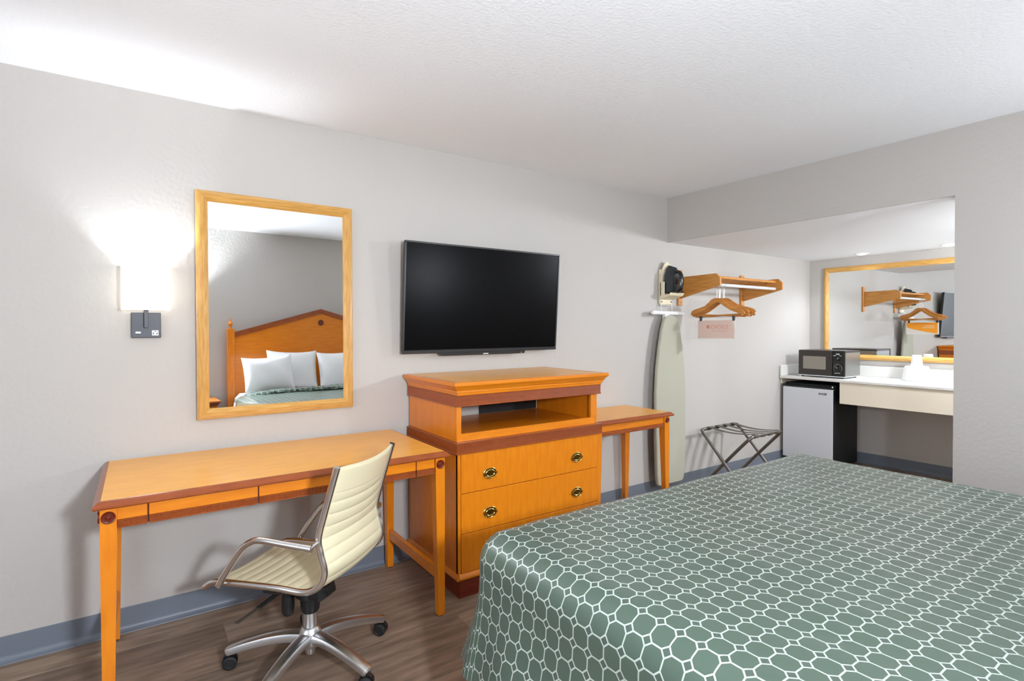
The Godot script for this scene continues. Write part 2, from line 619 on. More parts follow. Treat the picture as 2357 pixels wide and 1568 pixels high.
# ---------------------------------------------------------------- lamps
func sconce(called: String, label: String, at: Vector3, turn: float, up_light: float, shade_light: float, group := "") -> void:
	var t := thing(called, label, "lamp", at, group)
	t.rotation.y = turn
	# origin: middle of the backplate on the wall, z out of the wall
	var plate := put("backplate", box(Vector3(-0.056, -0.057, 0.001), Vector3(0.056, 0.057, 0.026), 0.002), M.graphite, t)
	put("switch", box(Vector3(-0.04, -0.037, 0.026), Vector3(-0.021, -0.03, 0.0275), 0.0005), M.chrome, plate)
	put("usb_port", box(Vector3(-0.038, -0.043, 0.026), Vector3(-0.023, -0.038, 0.0268), 0.0003), M.black_plastic, plate)
	var outlet := put("outlet", box(Vector3(0.021, -0.047, 0.026), Vector3(0.046, -0.024, 0.028), 0.0006), M.white_plastic, plate)
	var slots := Shape.new()
	slots.span(Vector3(0.0245, -0.043, 0.028), Vector3(0.0285, -0.033, 0.0284), 0.0)
	slots.span(Vector3(0.0385, -0.043, 0.028), Vector3(0.0425, -0.033, 0.0284), 0.0)
	slots.lathe([Vector2(0, 0.0004), Vector2(0.0028, 0.0004), Vector2(0.0028, 0)], 10, Transform3D(Basis(Vector3.RIGHT, PI / 2), Vector3(0.0335, -0.0285, 0.028)))
	put("slots", slots, M.black_plastic, outlet)
	put("arm", box(Vector3(-0.0085, -0.012, 0.026), Vector3(0.0085, 0.075, 0.05), 0.0015), M.graphite, t)
	var y0 := 0.067
	var y1 := 0.262
	for q in [[Vector3(-0.09, y0, 0.112), Vector3(0.09, y1, 0.115)], [Vector3(-0.09, y0, 0.002), Vector3(-0.087, y1, 0.112)], [Vector3(0.087, y0, 0.002), Vector3(0.09, y1, 0.112)], [Vector3(-0.087, y0 + 0.004, 0.002), Vector3(0.087, y0 + 0.007, 0.112)]]:
		put("shade_panel", box(q[0], q[1], 0.001), M.lamp_shade, t)
	put("lamp_holder", Shape.new().rod(Vector3(0, 0.07, 0.06), Vector3(0, 0.11, 0.06), 0.014), M.white_plastic, t)
	put("bulb", Shape.new().lathe([Vector2(0, 0.11), Vector2(0.014, 0.112), Vector2(0.028, 0.145), Vector2(0.03, 0.16), Vector2(0.022, 0.18), Vector2(0, 0.19)], 16, Transform3D(Basis(), Vector3(0, 0, 0.06))), M.bulb, t)
	var l := OmniLight3D.new()
	l.name = "bulb_light"
	t.add_child(l)
	l.position = Vector3(0, 0.158, 0.06)
	l.light_energy = up_light
	l.light_color = LAMP_WHITE
	l.light_size = 0.025
	l.omni_range = 12.0
	l.omni_attenuation = 2.0
	l.shadow_enabled = true
	area_light("shade_light", Vector3(0, (y0 + y1) / 2.0, 0.119), Vector3.BACK, Vector2(0.17, 0.185), shade_light, LAMP_WHITE, t)

func downlight(at: Vector3, label: String) -> void:
	var t := thing("recessed_downlight", label, "ceiling light", at, "downlights over the vanity")
	put("trim_ring", Shape.new().lathe([Vector2(0.045, -0.001), Vector2(0.05, -0.006), Vector2(0.064, -0.004), Vector2(0.066, 0.0)], 32), M.white_plastic, t)
	put("lens", Shape.new().lathe([Vector2(0.0, -0.016), Vector2(0.02, -0.0145), Vector2(0.036, -0.009), Vector2(0.046, -0.001)], 32), M.downlight_lens, t)
	var l := SpotLight3D.new()
	l.name = "downlight_beam"
	t.add_child(l)
	l.position = Vector3(0, -0.02, 0)
	l.rotation.x = -PI / 2
	l.light_energy = 0.75
	l.light_color = LAMP_WHITE
	l.light_size = 0.04
	l.spot_angle = 68.0
	l.spot_angle_attenuation = 0.6
	l.spot_range = 12.0
	l.spot_attenuation = 2.0
	l.shadow_enabled = true

func dome_light(at: Vector3) -> void:
	var t := thing("dome_light", "round white dome ceiling light in the side of the alcove behind the wall", "ceiling light", at)
	put("rim", Shape.new().lathe([Vector2(0.0, 0.0), Vector2(0.15, 0.0), Vector2(0.152, -0.018), Vector2(0.14, -0.022), Vector2(0.13, -0.02)], 36), M.chrome, t)
	put("glass_dome", Shape.new().lathe([Vector2(0.14, -0.02), Vector2(0.135, -0.05), Vector2(0.11, -0.08), Vector2(0.06, -0.1), Vector2(0.0, -0.106)], 36), M.downlight_lens, t)
	var l := OmniLight3D.new()
	l.name = "dome_glow"
	t.add_child(l)
	l.position = Vector3(0, -0.07, 0)
	l.light_energy = 3.3
	l.light_color = LAMP_WHITE
	l.light_size = 0.1
	l.omni_range = 12.0
	l.omni_attenuation = 2.0
	l.shadow_enabled = true

# ---------------------------------------------------------------- mirrors
func mirror_frame(t: Node3D, w: float, h: float, wide: float, profile: PackedVector2Array, m_side: Material, m_level: Material) -> void:
	# profile: x from the outer edge inwards, y out of the wall
	var c := [Vector3(0, 0, 0), Vector3(w, 0, 0), Vector3(w, h, 0), Vector3(0, h, 0)]
	for k in 4:
		var a: Vector3 = c[k]
		var b: Vector3 = c[(k + 1) % 4]
		var along := (b - a).normalized()
		var inward := Vector3(-along.y, along.x, 0)
		var r0 := PackedVector3Array()
		var r1 := PackedVector3Array()
		for p in profile:
			r0.append(a + (along + inward) * p.x + Vector3.BACK * p.y)
			r1.append(b + (inward - along) * p.x + Vector3.BACK * p.y)
		var s := Shape.new()
		s.rings([r0, r1])
		put("frame_rail", s, m_level if k % 2 == 0 else m_side, t, 30.0)
	put("mirror_glass", box(Vector3(wide - 0.006, wide - 0.006, 0.006), Vector3(w - wide + 0.006, h - wide + 0.006, 0.010), 0.0), M.mirror, t)
	put("backing", box(Vector3(0.012, 0.012, 0.0005), Vector3(w - 0.012, h - 0.012, 0.0055), 0.0), M.black_rough, t)

func reeded(wide: float) -> PackedVector2Array:
	var p := PackedVector2Array([Vector2(0, 0), Vector2(0, 0.016)])
	for k in 7:
		for j in 4:
			var u := (k + j / 4.0) / 7.0
			p.append(Vector2(0.001 + u * wide * 0.62, 0.016 + 0.012 * sin(PI * minf(u * 0.85, 0.5)) + 0.0016 * absf(sin(PI * j / 4.0))))
	p.append(Vector2(wide * 0.64, 0.026))
	p.append(Vector2(wide * 0.8, 0.021))
	p.append(Vector2(wide * 0.95, 0.013))
	p.append(Vector2(wide, 0.0095))
	p.append(Vector2(wide, 0))
	return p

func make_mirrors() -> void:
	var t := thing("wall_mirror", "tall wall mirror in a reeded golden oak frame beside the lit wall lamp", "mirror", Vector3(-3.413, 0.927, 0.022))
	t.rotation.y = deg_to_rad(1.2)
	mirror_frame(t, 0.75, 1.093, 0.052, reeded(0.052), M.oak_upright, M.oak_level)
	for k in 2:
		put("hanger_block", box(Vector3(0.06 + k * 0.6, 0.9, -0.019 if k == 0 else -0.005), Vector3(0.09 + k * 0.6, 0.94, 0.0005), 0.0), M.black_rough, t)
	var v := thing("vanity_mirror", "wide oak framed mirror on the end wall above the vanity counter", "mirror", Vector3(ALCOVE - 0.001, 1.035, 0.153))
	v.rotation.y = -PI / 2
	mirror_frame(v, 1.5, 0.948, 0.052, v2([0, 0, 0, 0.014, 0.006, 0.022, 0.02, 0.027, 0.034, 0.024, 0.046, 0.014, 0.052, 0.0105, 0.052, 0]), M.oak_upright, M.oak_level)

# ---------------------------------------------------------------- television
func make_television() -> void:
	var t := thing("television", "large black flat television mounted on the wall above the dresser", "television", Vector3(-1.822, 1.213, 0.062))
	var lean := Basis(Vector3.RIGHT, deg_to_rad(4.2))
	var w := 0.568
	var h := 0.652
	var lay := func(s: Shape) -> Shape:
		for k in s.corners.size():
			s.corners[k] = lean * s.corners[k]
		return s
	put("housing", lay.call(Shape.new().span(Vector3(-w + 0.004, 0.004, -0.03), Vector3(w - 0.004, h - 0.004, -0.004), 0.006).span(Vector3(-0.3, 0.08, -0.052), Vector3(0.3, 0.46, -0.03), 0.01)), M.black_rough, t)
	var b := Shape.new()
	b.span(Vector3(-w, 0, -0.012), Vector3(w, 0.02, 0.008), 0.002)
	b.span(Vector3(-w, h - 0.011, -0.012), Vector3(w, h, 0.008), 0.002)
	b.span(Vector3(-w, 0.02, -0.012), Vector3(-w + 0.011, h - 0.011, 0.008), 0.002)
	b.span(Vector3(w - 0.011, 0.02, -0.012), Vector3(w, h - 0.011, 0.008), 0.002)
	put("bezel", lay.call(b), M.bezel, t)
	put("screen", lay.call(Shape.new().span(Vector3(-w + 0.01, 0.019, -0.004), Vector3(w - 0.01, h - 0.01, 0.0035), 0.0)), M.screen, t)
	var bar := put("speaker_bar", lay.call(Shape.new().prism(v2([-0.335, 0.0, -0.318, -0.018, 0.3, -0.018, 0.304, 0.0]), Vector3(0, 0, -0.02), Vector3.RIGHT, Vector3.UP, Vector3(0, 0, 0.026))), M.black_plastic, t)
	put("badge", lay.call(Shape.new().span(Vector3(-0.022, -0.0155, 0.006), Vector3(0.016, -0.0095, 0.0068), 0.0)), M.mark, bar)
	put("standby_light", lay.call(Shape.new().span(Vector3(0.27, -0.015, 0.006), Vector3(0.276, -0.009, 0.0068), 0.0)), M.ink_rose, bar)
	put("wall_bracket", Shape.new().span(Vector3(-0.26, 0.1, -0.061), Vector3(0.26, 0.5, -0.053), 0.001), M.black_rough, t)
	for x in [-0.18, 0.18]:
		put("bracket_arm", Shape.new().hull8([Vector3(x - 0.015, 0.05, -0.055), Vector3(x + 0.015, 0.05, -0.055), Vector3(x + 0.015, 0.05, -0.045), Vector3(x - 0.015, 0.05, -0.045)], [Vector3(x - 0.015, 0.56, -0.055), Vector3(x + 0.015, 0.56, -0.055), Vector3(x + 0.015, 0.56, 0.008), Vector3(x - 0.015, 0.56, 0.008)]), M.black_rough, t)

# ---------------------------------------------------------------- desk and side table share their joinery
func rosette(at: Vector3, out: Vector3, r: float) -> Shape:
	var y := out.normalized()
	var x := (Vector3.UP if absf(y.y) < 0.9 else Vector3.RIGHT).cross(y).normalized()
	return Shape.new().lathe([Vector2(0, 0.006), Vector2(0.16 * r, 0.006), Vector2(0.26 * r, 0.0035), Vector2(0.36 * r, 0.0025), Vector2(0.48 * r, 0.0055), Vector2(0.62 * r, 0.0055), Vector2(0.7 * r, 0.003), Vector2(0.8 * r, 0.0035), Vector2(0.92 * r, 0.006), Vector2(r, 0.003), Vector2(r, -0.001)], 28, Transform3D(Basis(x, y, x.cross(y)), at))

func leg(lo: Vector3, hi: Vector3, sx: float, sz: float, foot: float) -> Shape:
	# square leg; inner faces taper below the apron. sx, sz: which side is the outer one
	var s := Shape.new()
	var y := hi.y - 0.12
	s.span(Vector3(lo.x, y, lo.z), hi, 0.0)
	var w := hi.x - lo.x
	var ax := lo.x if sx < 0 else hi.x - foot
	var az := lo.z if sz < 0 else hi.z - foot
	var e := 0.0015
	s.hull8([Vector3(ax + e, 0.006, az + e), Vector3(ax + foot - e, 0.006, az + e), Vector3(ax + foot - e, 0.006, az + foot - e), Vector3(ax + e, 0.006, az + foot - e)], [Vector3(lo.x, y, lo.z), Vector3(lo.x + w, y, lo.z), Vector3(lo.x + w, y, hi.z), Vector3(lo.x, y, hi.z)])
	return s

func table_top(t: Node3D, lo: Vector3, hi: Vector3, back: bool) -> void:
	# moulded cherry edge round a honey laminate panel; lo.y is the underside, hi.y the top
	var rim := v2([0.0, 0.0, 0.018, 0.0, 0.022, 0.004, 0.022, 0.01, 0.016, 0.016, 0.008, 0.024, 0.002, 0.0265, 0.0, 0.0265])
	var run := func(a: Vector3, b: Vector3, out: Vector3, m0: float, m1: float) -> Shape:
		var along := (b - a).normalized()
		var r0 := PackedVector3Array()
		var r1 := PackedVector3Array()
		for p in rim:
			r0.append(a + out * p.x - along * p.x * m0 + Vector3.UP * p.y)
			r1.append(b + out * p.x + along * p.x * m1 + Vector3.UP * p.y)
		var s := Shape.new()
		s.rings([r0, r1])
		s.cap(r0, true)
		s.cap(r1, false)
		return s
	var e := 0.022
	var a := Vector3(lo.x + e, lo.y, lo.z)
	var b := Vector3(lo.x + e, lo.y, hi.z - e)
	var c := Vector3(hi.x - e, lo.y, hi.z - e)
	var d := Vector3(hi.x - e, lo.y, lo.z)
	var panel := put("table_top", box(Vector3(lo.x + e, lo.y, lo.z), Vector3(hi.x - e, hi.y, hi.z - e), 0.0008), M.laminate, t)
	put("edge_moulding", run.call(a, b, Vector3.LEFT, 0.0, 1.0), M.cherry, panel)
	put("edge_moulding", run.call(b, c, Vector3.BACK, 1.0, 1.0), M.cherry, panel)
	put("edge_moulding", run.call(c, d, Vector3.RIGHT, 1.0, 0.0), M.cherry, panel)

func reeds(a: Vector3, b: Vector3, out: Vector3, h: float, n: int, deep := 0.002) -> Shape:
	# a flat band whose face is cut into n upright reeds, with a bead above and below
	var s := Shape.new()
	var rows := [PackedVector3Array(), PackedVector3Array()]
	for k in n:
		for j in 4:
			var p := a.lerp(b, (k + j / 4.0) / n) + out * (deep * sin(PI * j / 4.0))
			rows[0].append(p)
			rows[1].append(p + Vector3.UP * h)
	rows[0].append(b)
	rows[1].append(b + Vector3.UP * h)
	s.grid(rows)
	return s

func make_desk() -> void:
	var x0 := -3.772
	var x1 := -2.43
	var t := thing("writing_desk", "long honey wood writing desk with dark edge moulding behind the cream office chair", "desk", Vector3(0, 0, 0))
	table_top(t, Vector3(x0, 0.7535, 0.03), Vector3(x1, 0.78, 0.725), false)
	var y1 := 0.7535
	var w := 0.047
	var l := x0 + 0.02
	var r := x1 - 0.024
	for sx in [-1, 1]:
		for sz in [-1, 1]:
			var lx: float = l if sx < 0 else r - w
			var lz: float = 0.045 if sz < 0 else 0.71 - w
			var g := put("leg", leg(Vector3(lx, 0, lz), Vector3(lx + w, y1, lz + w), sx, sz, 0.036), M.honey_upright, t)
			put("glide", Shape.new().lathe([Vector2(0, 0), Vector2(0.012, 0), Vector2(0.013, 0.0065), Vector2(0, 0.0065)], 14, Transform3D(Basis(), Vector3((l + 0.018) if sx < 0 else (r - 0.018), 0, (0.045 + 0.018) if sz < 0 else (0.71 - 0.018)))), M.black_plastic, g)
			if sz > 0:
				put("rosette", rosette(Vector3(lx + w / 2, 0.722, 0.71), Vector3.BACK, 0.021), M.cherry_dark, g)
			put("rosette", rosette(Vector3(l if sx < 0 else r, 0.722, lz + w / 2), Vector3(sx, 0, 0), 0.021), M.cherry_dark, g)
	# front: drawer faces between dark dividers, a reeded band below
	put("apron", box(Vector3(l + w, 0.68, 0.675), Vector3(r - w, y1, 0.692), 0.0), M.groove, t)
	var cuts := [l + w, -3.616, -3.26, -2.95, -2.596, r - w]
	for k in cuts.size() - 1:
		var a: float = cuts[k] + (0.0025 if k else 0.0)
		var b: float = cuts[k + 1] - 0.0025
		put("drawer_front", box(Vector3(a, 0.708, 0.69), Vector3(b, y1, 0.703), 0.0012), M.honey_level, t)
		var band := Shape.new()
		band.span(Vector3(a, 0.679, 0.69), Vector3(b, 0.683, 0.705), 0.001)
		band.span(Vector3(a, 0.7035, 0.69), Vector3(b, 0.7075, 0.705), 0.001)
		band.span(Vector3(a, 0.683, 0.69), Vector3(b, 0.7035, 0.701), 0.0)
		var n := int((b - a) / 0.0045)
		var face := reeds(Vector3(a, 0.683, 0.7012), Vector3(b, 0.683, 0.7012), Vector3.BACK, 0.0205, n)
		band.corners.append_array(face.corners)
		put("reeded_band", band, M.cherry, t)
	put("side_apron", box(Vector3(l + 0.006, 0.68, 0.045 + w), Vector3(l + 0.024, y1, 0.71 - w)), M.honey_level, t)
	put("side_apron", box(Vector3(r - 0.024, 0.68, 0.045 + w), Vector3(r - 0.006, y1, 0.71 - w)), M.honey_level, t)
	put("back_apron", box(Vector3(l + w, 0.68, 0.055), Vector3(r - w, y1, 0.073)), M.honey_level, t)
	put("side_stretcher", box(Vector3(l + 0.008, 0.168, 0.08), Vector3(l + 0.03, 0.222, 0.675)), M.honey_level, t)
	put("side_stretcher", box(Vector3(r - 0.03, 0.168, 0.08), Vector3(r - 0.008, 0.222, 0.675)), M.honey_level, t)

func make_side_table() -> void:
	var x0 := -1.262
	var x1 := -0.502
	var t := thing("side_table", "small honey wood table with tapered legs between the dresser and the ironing board", "table", Vector3.ZERO)
	table_top(t, Vector3(x0, 0.734, 0.02), Vector3(x1, 0.7605, 0.478), false)
	var y1 := 0.734
	var w := 0.05
	var l := x0 + 0.022
	var r := x1 - 0.026
	for sx in [-1, 1]:
		for sz in [-1, 1]:
			var lx: float = l if sx < 0 else r - w
			var lz: float = 0.03 if sz < 0 else 0.456 - w
			var g := put("leg", leg(Vector3(lx, 0, lz), Vector3(lx + w, y1, lz + w), sx, sz, 0.034), M.honey_upright, t)
			if sz > 0:
				put("rosette", rosette(Vector3(lx + w / 2, 0.704, 0.456), Vector3.BACK, 0.019), M.cherry_dark, g)
			put("rosette", rosette(Vector3(l if sx < 0 else r, 0.704, lz + w / 2), Vector3(sx, 0, 0), 0.019), M.cherry_dark, g)
	put("apron", box(Vector3(l + w, 0.684, 0.43), Vector3(r - w, y1, 0.446)), M.honey_level, t)
	put("apron_band", box(Vector3(l + w, 0.658, 0.43), Vector3(r - w, 0.684, 0.45)), M.cherry, t)
	for x in [l + 0.006, r - 0.022]:
		put("side_apron", box(Vector3(x, 0.684, 0.03 + w), Vector3(x + 0.016, y1, 0.456 - w)), M.honey_level, t)
		put("side_band", box(Vector3(x - 0.001, 0.658, 0.03 + w), Vector3(x + 0.017, 0.684, 0.456 - w)), M.cherry, t)
	put("back_apron", box(Vector3(l + w, 0.658, 0.036), Vector3(r - w, y1, 0.05)), M.honey_level, t)

# ---------------------------------------------------------------- dresser
func make_dresser() -> void:
	var t := thing("dresser", "honey wood dresser with brass pulls, open shelf and flared cornice under the television", "dresser", Vector3.ZERO)
	var x0 := -2.33
	var x1 := -1.352
	var z0 := 0.02
	var z1 := 0.612
	put("plinth", box(Vector3(x0 + 0.006, 0, z0), Vector3(x1 - 0.006, 0.094, z1 + 0.002), 0.001), M.cherry_dark, t)
	var base := Shape.new()
	base.prism(v2([0, 0, 0.012, 0, 0.016, 0.008, 0.012, 0.02, 0.004, 0.028, 0, 0.03]), Vector3(x0, 0.093, z1), Vector3.BACK, Vector3.UP, Vector3(x1 - x0, 0, 0))
	base.prism(v2([0, 0, 0.012, 0, 0.016, 0.008, 0.012, 0.02, 0.004, 0.028, 0, 0.03]), Vector3(x0 + 0.002, 0.093, z0), Vector3.LEFT, Vector3.UP, Vector3(0, 0, z1 - z0 + 0.012))
	base.prism(v2([0, 0, 0.012, 0, 0.016, 0.008, 0.012, 0.02, 0.004, 0.028, 0, 0.03]), Vector3(x1 - 0.002, 0.093, z0), Vector3.RIGHT, Vector3.UP, Vector3(0, 0, z1 - z0 + 0.012))
	put("base_moulding", base, M.honey_level, t)
	# lower carcass with dark gaps showing between the drawers
	put("side_panel", box(Vector3(x0, 0.094, z0), Vector3(x0 + 0.018, 0.728, z1 - 0.004)), M.honey_upright, t)
	put("side_panel", box(Vector3(x1 - 0.018, 0.094, z0), Vector3(x1, 0.728, z1 - 0.004)), M.honey_upright, t)
	put("drawer_case", box(Vector3(x0 + 0.018, 0.1, z0 + 0.01), Vector3(x1 - 0.018, 0.726, z1 - 0.016), 0.0), M.groove, t)
	for s in [[x0, x0 + 0.016], [x1 - 0.028, x1]]:
		put("stile", box(Vector3(s[0], 0.122, z1 - 0.02), Vector3(s[1], 0.728, z1), 0.0012), M.honey_upright, t)
	var heights := [[0.124, 0.3195], [0.3225, 0.5235], [0.5265, 0.7265]]
	for h in heights:
		var d := put("drawer_front", box(Vector3(x0 + 0.018, h[0], z1 - 0.018), Vector3(x1 - 0.03, h[1], z1 + 0.002), 0.0016), M.honey_upright, t)
		for x in [-2.142, -1.546]:
			drawer_pull(Vector3(x, (h[0] + h[1]) / 2.0 - 0.018 if h[0] > 0.2 else 0.21, z1 + 0.002), d)
	band(t, x0, x1, z0, z1, 0.728, 0.786, 0.012)
	# upper part: an open shelf without a back
	var z2 := 0.598
	put("shelf_side", box(Vector3(x0 + 0.002, 0.786, z0), Vector3(x0 + 0.02, 0.967, z2)), M.honey_upright, t)
	put("shelf_side", box(Vector3(x1 - 0.036, 0.786, z0), Vector3(x1 - 0.018, 0.967, z2)), M.honey_upright, t)
	put("shelf_board", box(Vector3(x0 + 0.02, 0.79, z0), Vector3(x1 - 0.036, 0.812, z2 - 0.02)), M.honey_level, t)
	put("shelf_rail", box(Vector3(x0 + 0.02, 0.786, z2 - 0.02), Vector3(x1 - 0.036, 0.826, z2), 0.0015), M.honey_level, t)
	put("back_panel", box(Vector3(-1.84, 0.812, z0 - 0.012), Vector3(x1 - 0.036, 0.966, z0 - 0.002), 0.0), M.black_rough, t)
	put("shelf_stile", box(Vector3(x0 + 0.004, 0.786, z2 - 0.014), Vector3(x0 + 0.028, 0.967, z2 + 0.002), 0.0012), M.honey_upright, t)
	put("shelf_stile", box(Vector3(x1 - 0.066, 0.826, z2 - 0.016), Vector3(x1 - 0.018, 0.967, z2 + 0.001), 0.0012), M.honey_upright, t)
	band(t, x0, x1 - 0.004, z0, z1 - 0.004, 0.966, 1.024, 0.008)
	put("shelf_roof", box(Vector3(x0 + 0.004, 0.986, z0), Vector3(x1 - 0.02, 1.03, z1 - 0.01), 0.0), M.honey_level, t)
	# cornice
	var c := v2([0, 0, 0.006, 0.0, 0.008, 0.012, 0.013, 0.014, 0.014, 0.024, 0.02, 0.028, 0.026, 0.04, 0.036, 0.048, 0.038, 0.052, 0.038, 0.066, 0.036, 0.068, 0, 0.068])
	var y := 1.024
	var a := Vector3(x0 + 0.002, y, z0)
	var b := Vector3(x0 + 0.002, y, z1)
	var d := Vector3(x1 - 0.006, y, z1)
	var e := Vector3(x1 - 0.006, y, z0)
	for k in [[a, b, Vector3.LEFT, 0.0, 1.0], [b, d, Vector3.BACK, 1.0, 1.0], [d, e, Vector3.RIGHT, 1.0, 0.0]]:
		var along: Vector3 = (k[1] - k[0]).normalized()
		var r0 := PackedVector3Array()
		var r1 := PackedVector3Array()
		for p in c:
			r0.append(k[0] + k[2] * p.x - along * p.x * k[3] + Vector3.UP * p.y)
			r1.append(k[1] + k[2] * p.x + along * p.x * k[4] + Vector3.UP * p.y)
		var s := Shape.new()
		s.rings([r0, r1])
		s.cap(r0, true)
		s.cap(r1, false)
		put("cornice", s, M.honey_level, t)
	put("top_panel", box(Vector3(x0 + 0.002, 1.03, z0), Vector3(x1 - 0.006, 1.0925, z1), 0.0005), M.laminate, t)

func band(t: Node3D, x0: float, x1: float, z0: float, z1: float, y0: float, y1: float, out: float) -> void:
	var runs := [[Vector3(x0 - out, y0, z0), Vector3(x0 - out, y0, z1 + out), Vector3.LEFT], [Vector3(x0 - out, y0, z1 + out), Vector3(x1 + out * 0.3, y0, z1 + out), Vector3.BACK]]
	var core := Shape.new()
	core.span(Vector3(x0 - out + 0.003, y0 + 0.004, z0), Vector3(x1 + out * 0.3, y1 - 0.004, z1 + out - 0.003), 0.0)
	core.span(Vector3(x0 - out - 0.002, y0, z0), Vector3(x1 + out * 0.3 + 0.002, y0 + 0.006, z1 + out + 0.002), 0.0015)
	core.span(Vector3(x0 - out - 0.001, y1 - 0.005, z0), Vector3(x1 + out * 0.3 + 0.001, y1, z1 + out + 0.001), 0.0015)
	for r in runs:
		var n := int((r[1] - r[0]).length() / 0.0055)
		var shift: Vector3 = r[2] * -0.0025 + Vector3.UP * 0.006
		core.corners.append_array(reeds(r[0] + shift, r[1] + shift, r[2], y1 - y0 - 0.011, n, 0.0025).corners)
	put("reeded_band", core, M.cherry, t)

func drawer_pull(at: Vector3, parent: Node3D) -> void:
	var p := put("pull", Shape.new().sweep(v3([at + Vector3(0, 0, -0.001), at + Vector3(0, 0, 0.002), at + Vector3(0, 0, 0.0035)]), Shape.oval(0.041, 0.029, 28), Vector3.UP, true, PackedFloat32Array([1.0, 1.0, 0.93])), M.brass_dark, parent)
	var s := Shape.new()
	var rim := PackedVector3Array()
	var inner := PackedVector3Array()
	for k in 29:
		var w := TAU * k / 28
		rim.append(at + Vector3(0.0395 * cos(w), 0.0275 * sin(w), 0.003))
		inner.append(at + Vector3(0.026 * cos(w), 0.017 * sin(w), 0.005))
	s.tube(rim, 0.0022, 6)
	s.tube(inner, 0.0028, 6)
	# swinging bail hung from two posts
	var bail := PackedVector3Array()
	for k in 17:
		var w := PI + PI * k / 16
		bail.append(at + Vector3(0.036 * cos(w), 0.002 + 0.026 * sin(w), 0.009))
	s.tube(bail, 0.0023, 8)
	for sx in [-1, 1]:
		s.rod(at + Vector3(0.036 * sx, 0.002, 0.002), at + Vector3(0.036 * sx, 0.002, 0.013), 0.0035, 10)
	put("bail", s, M.brass, parent)

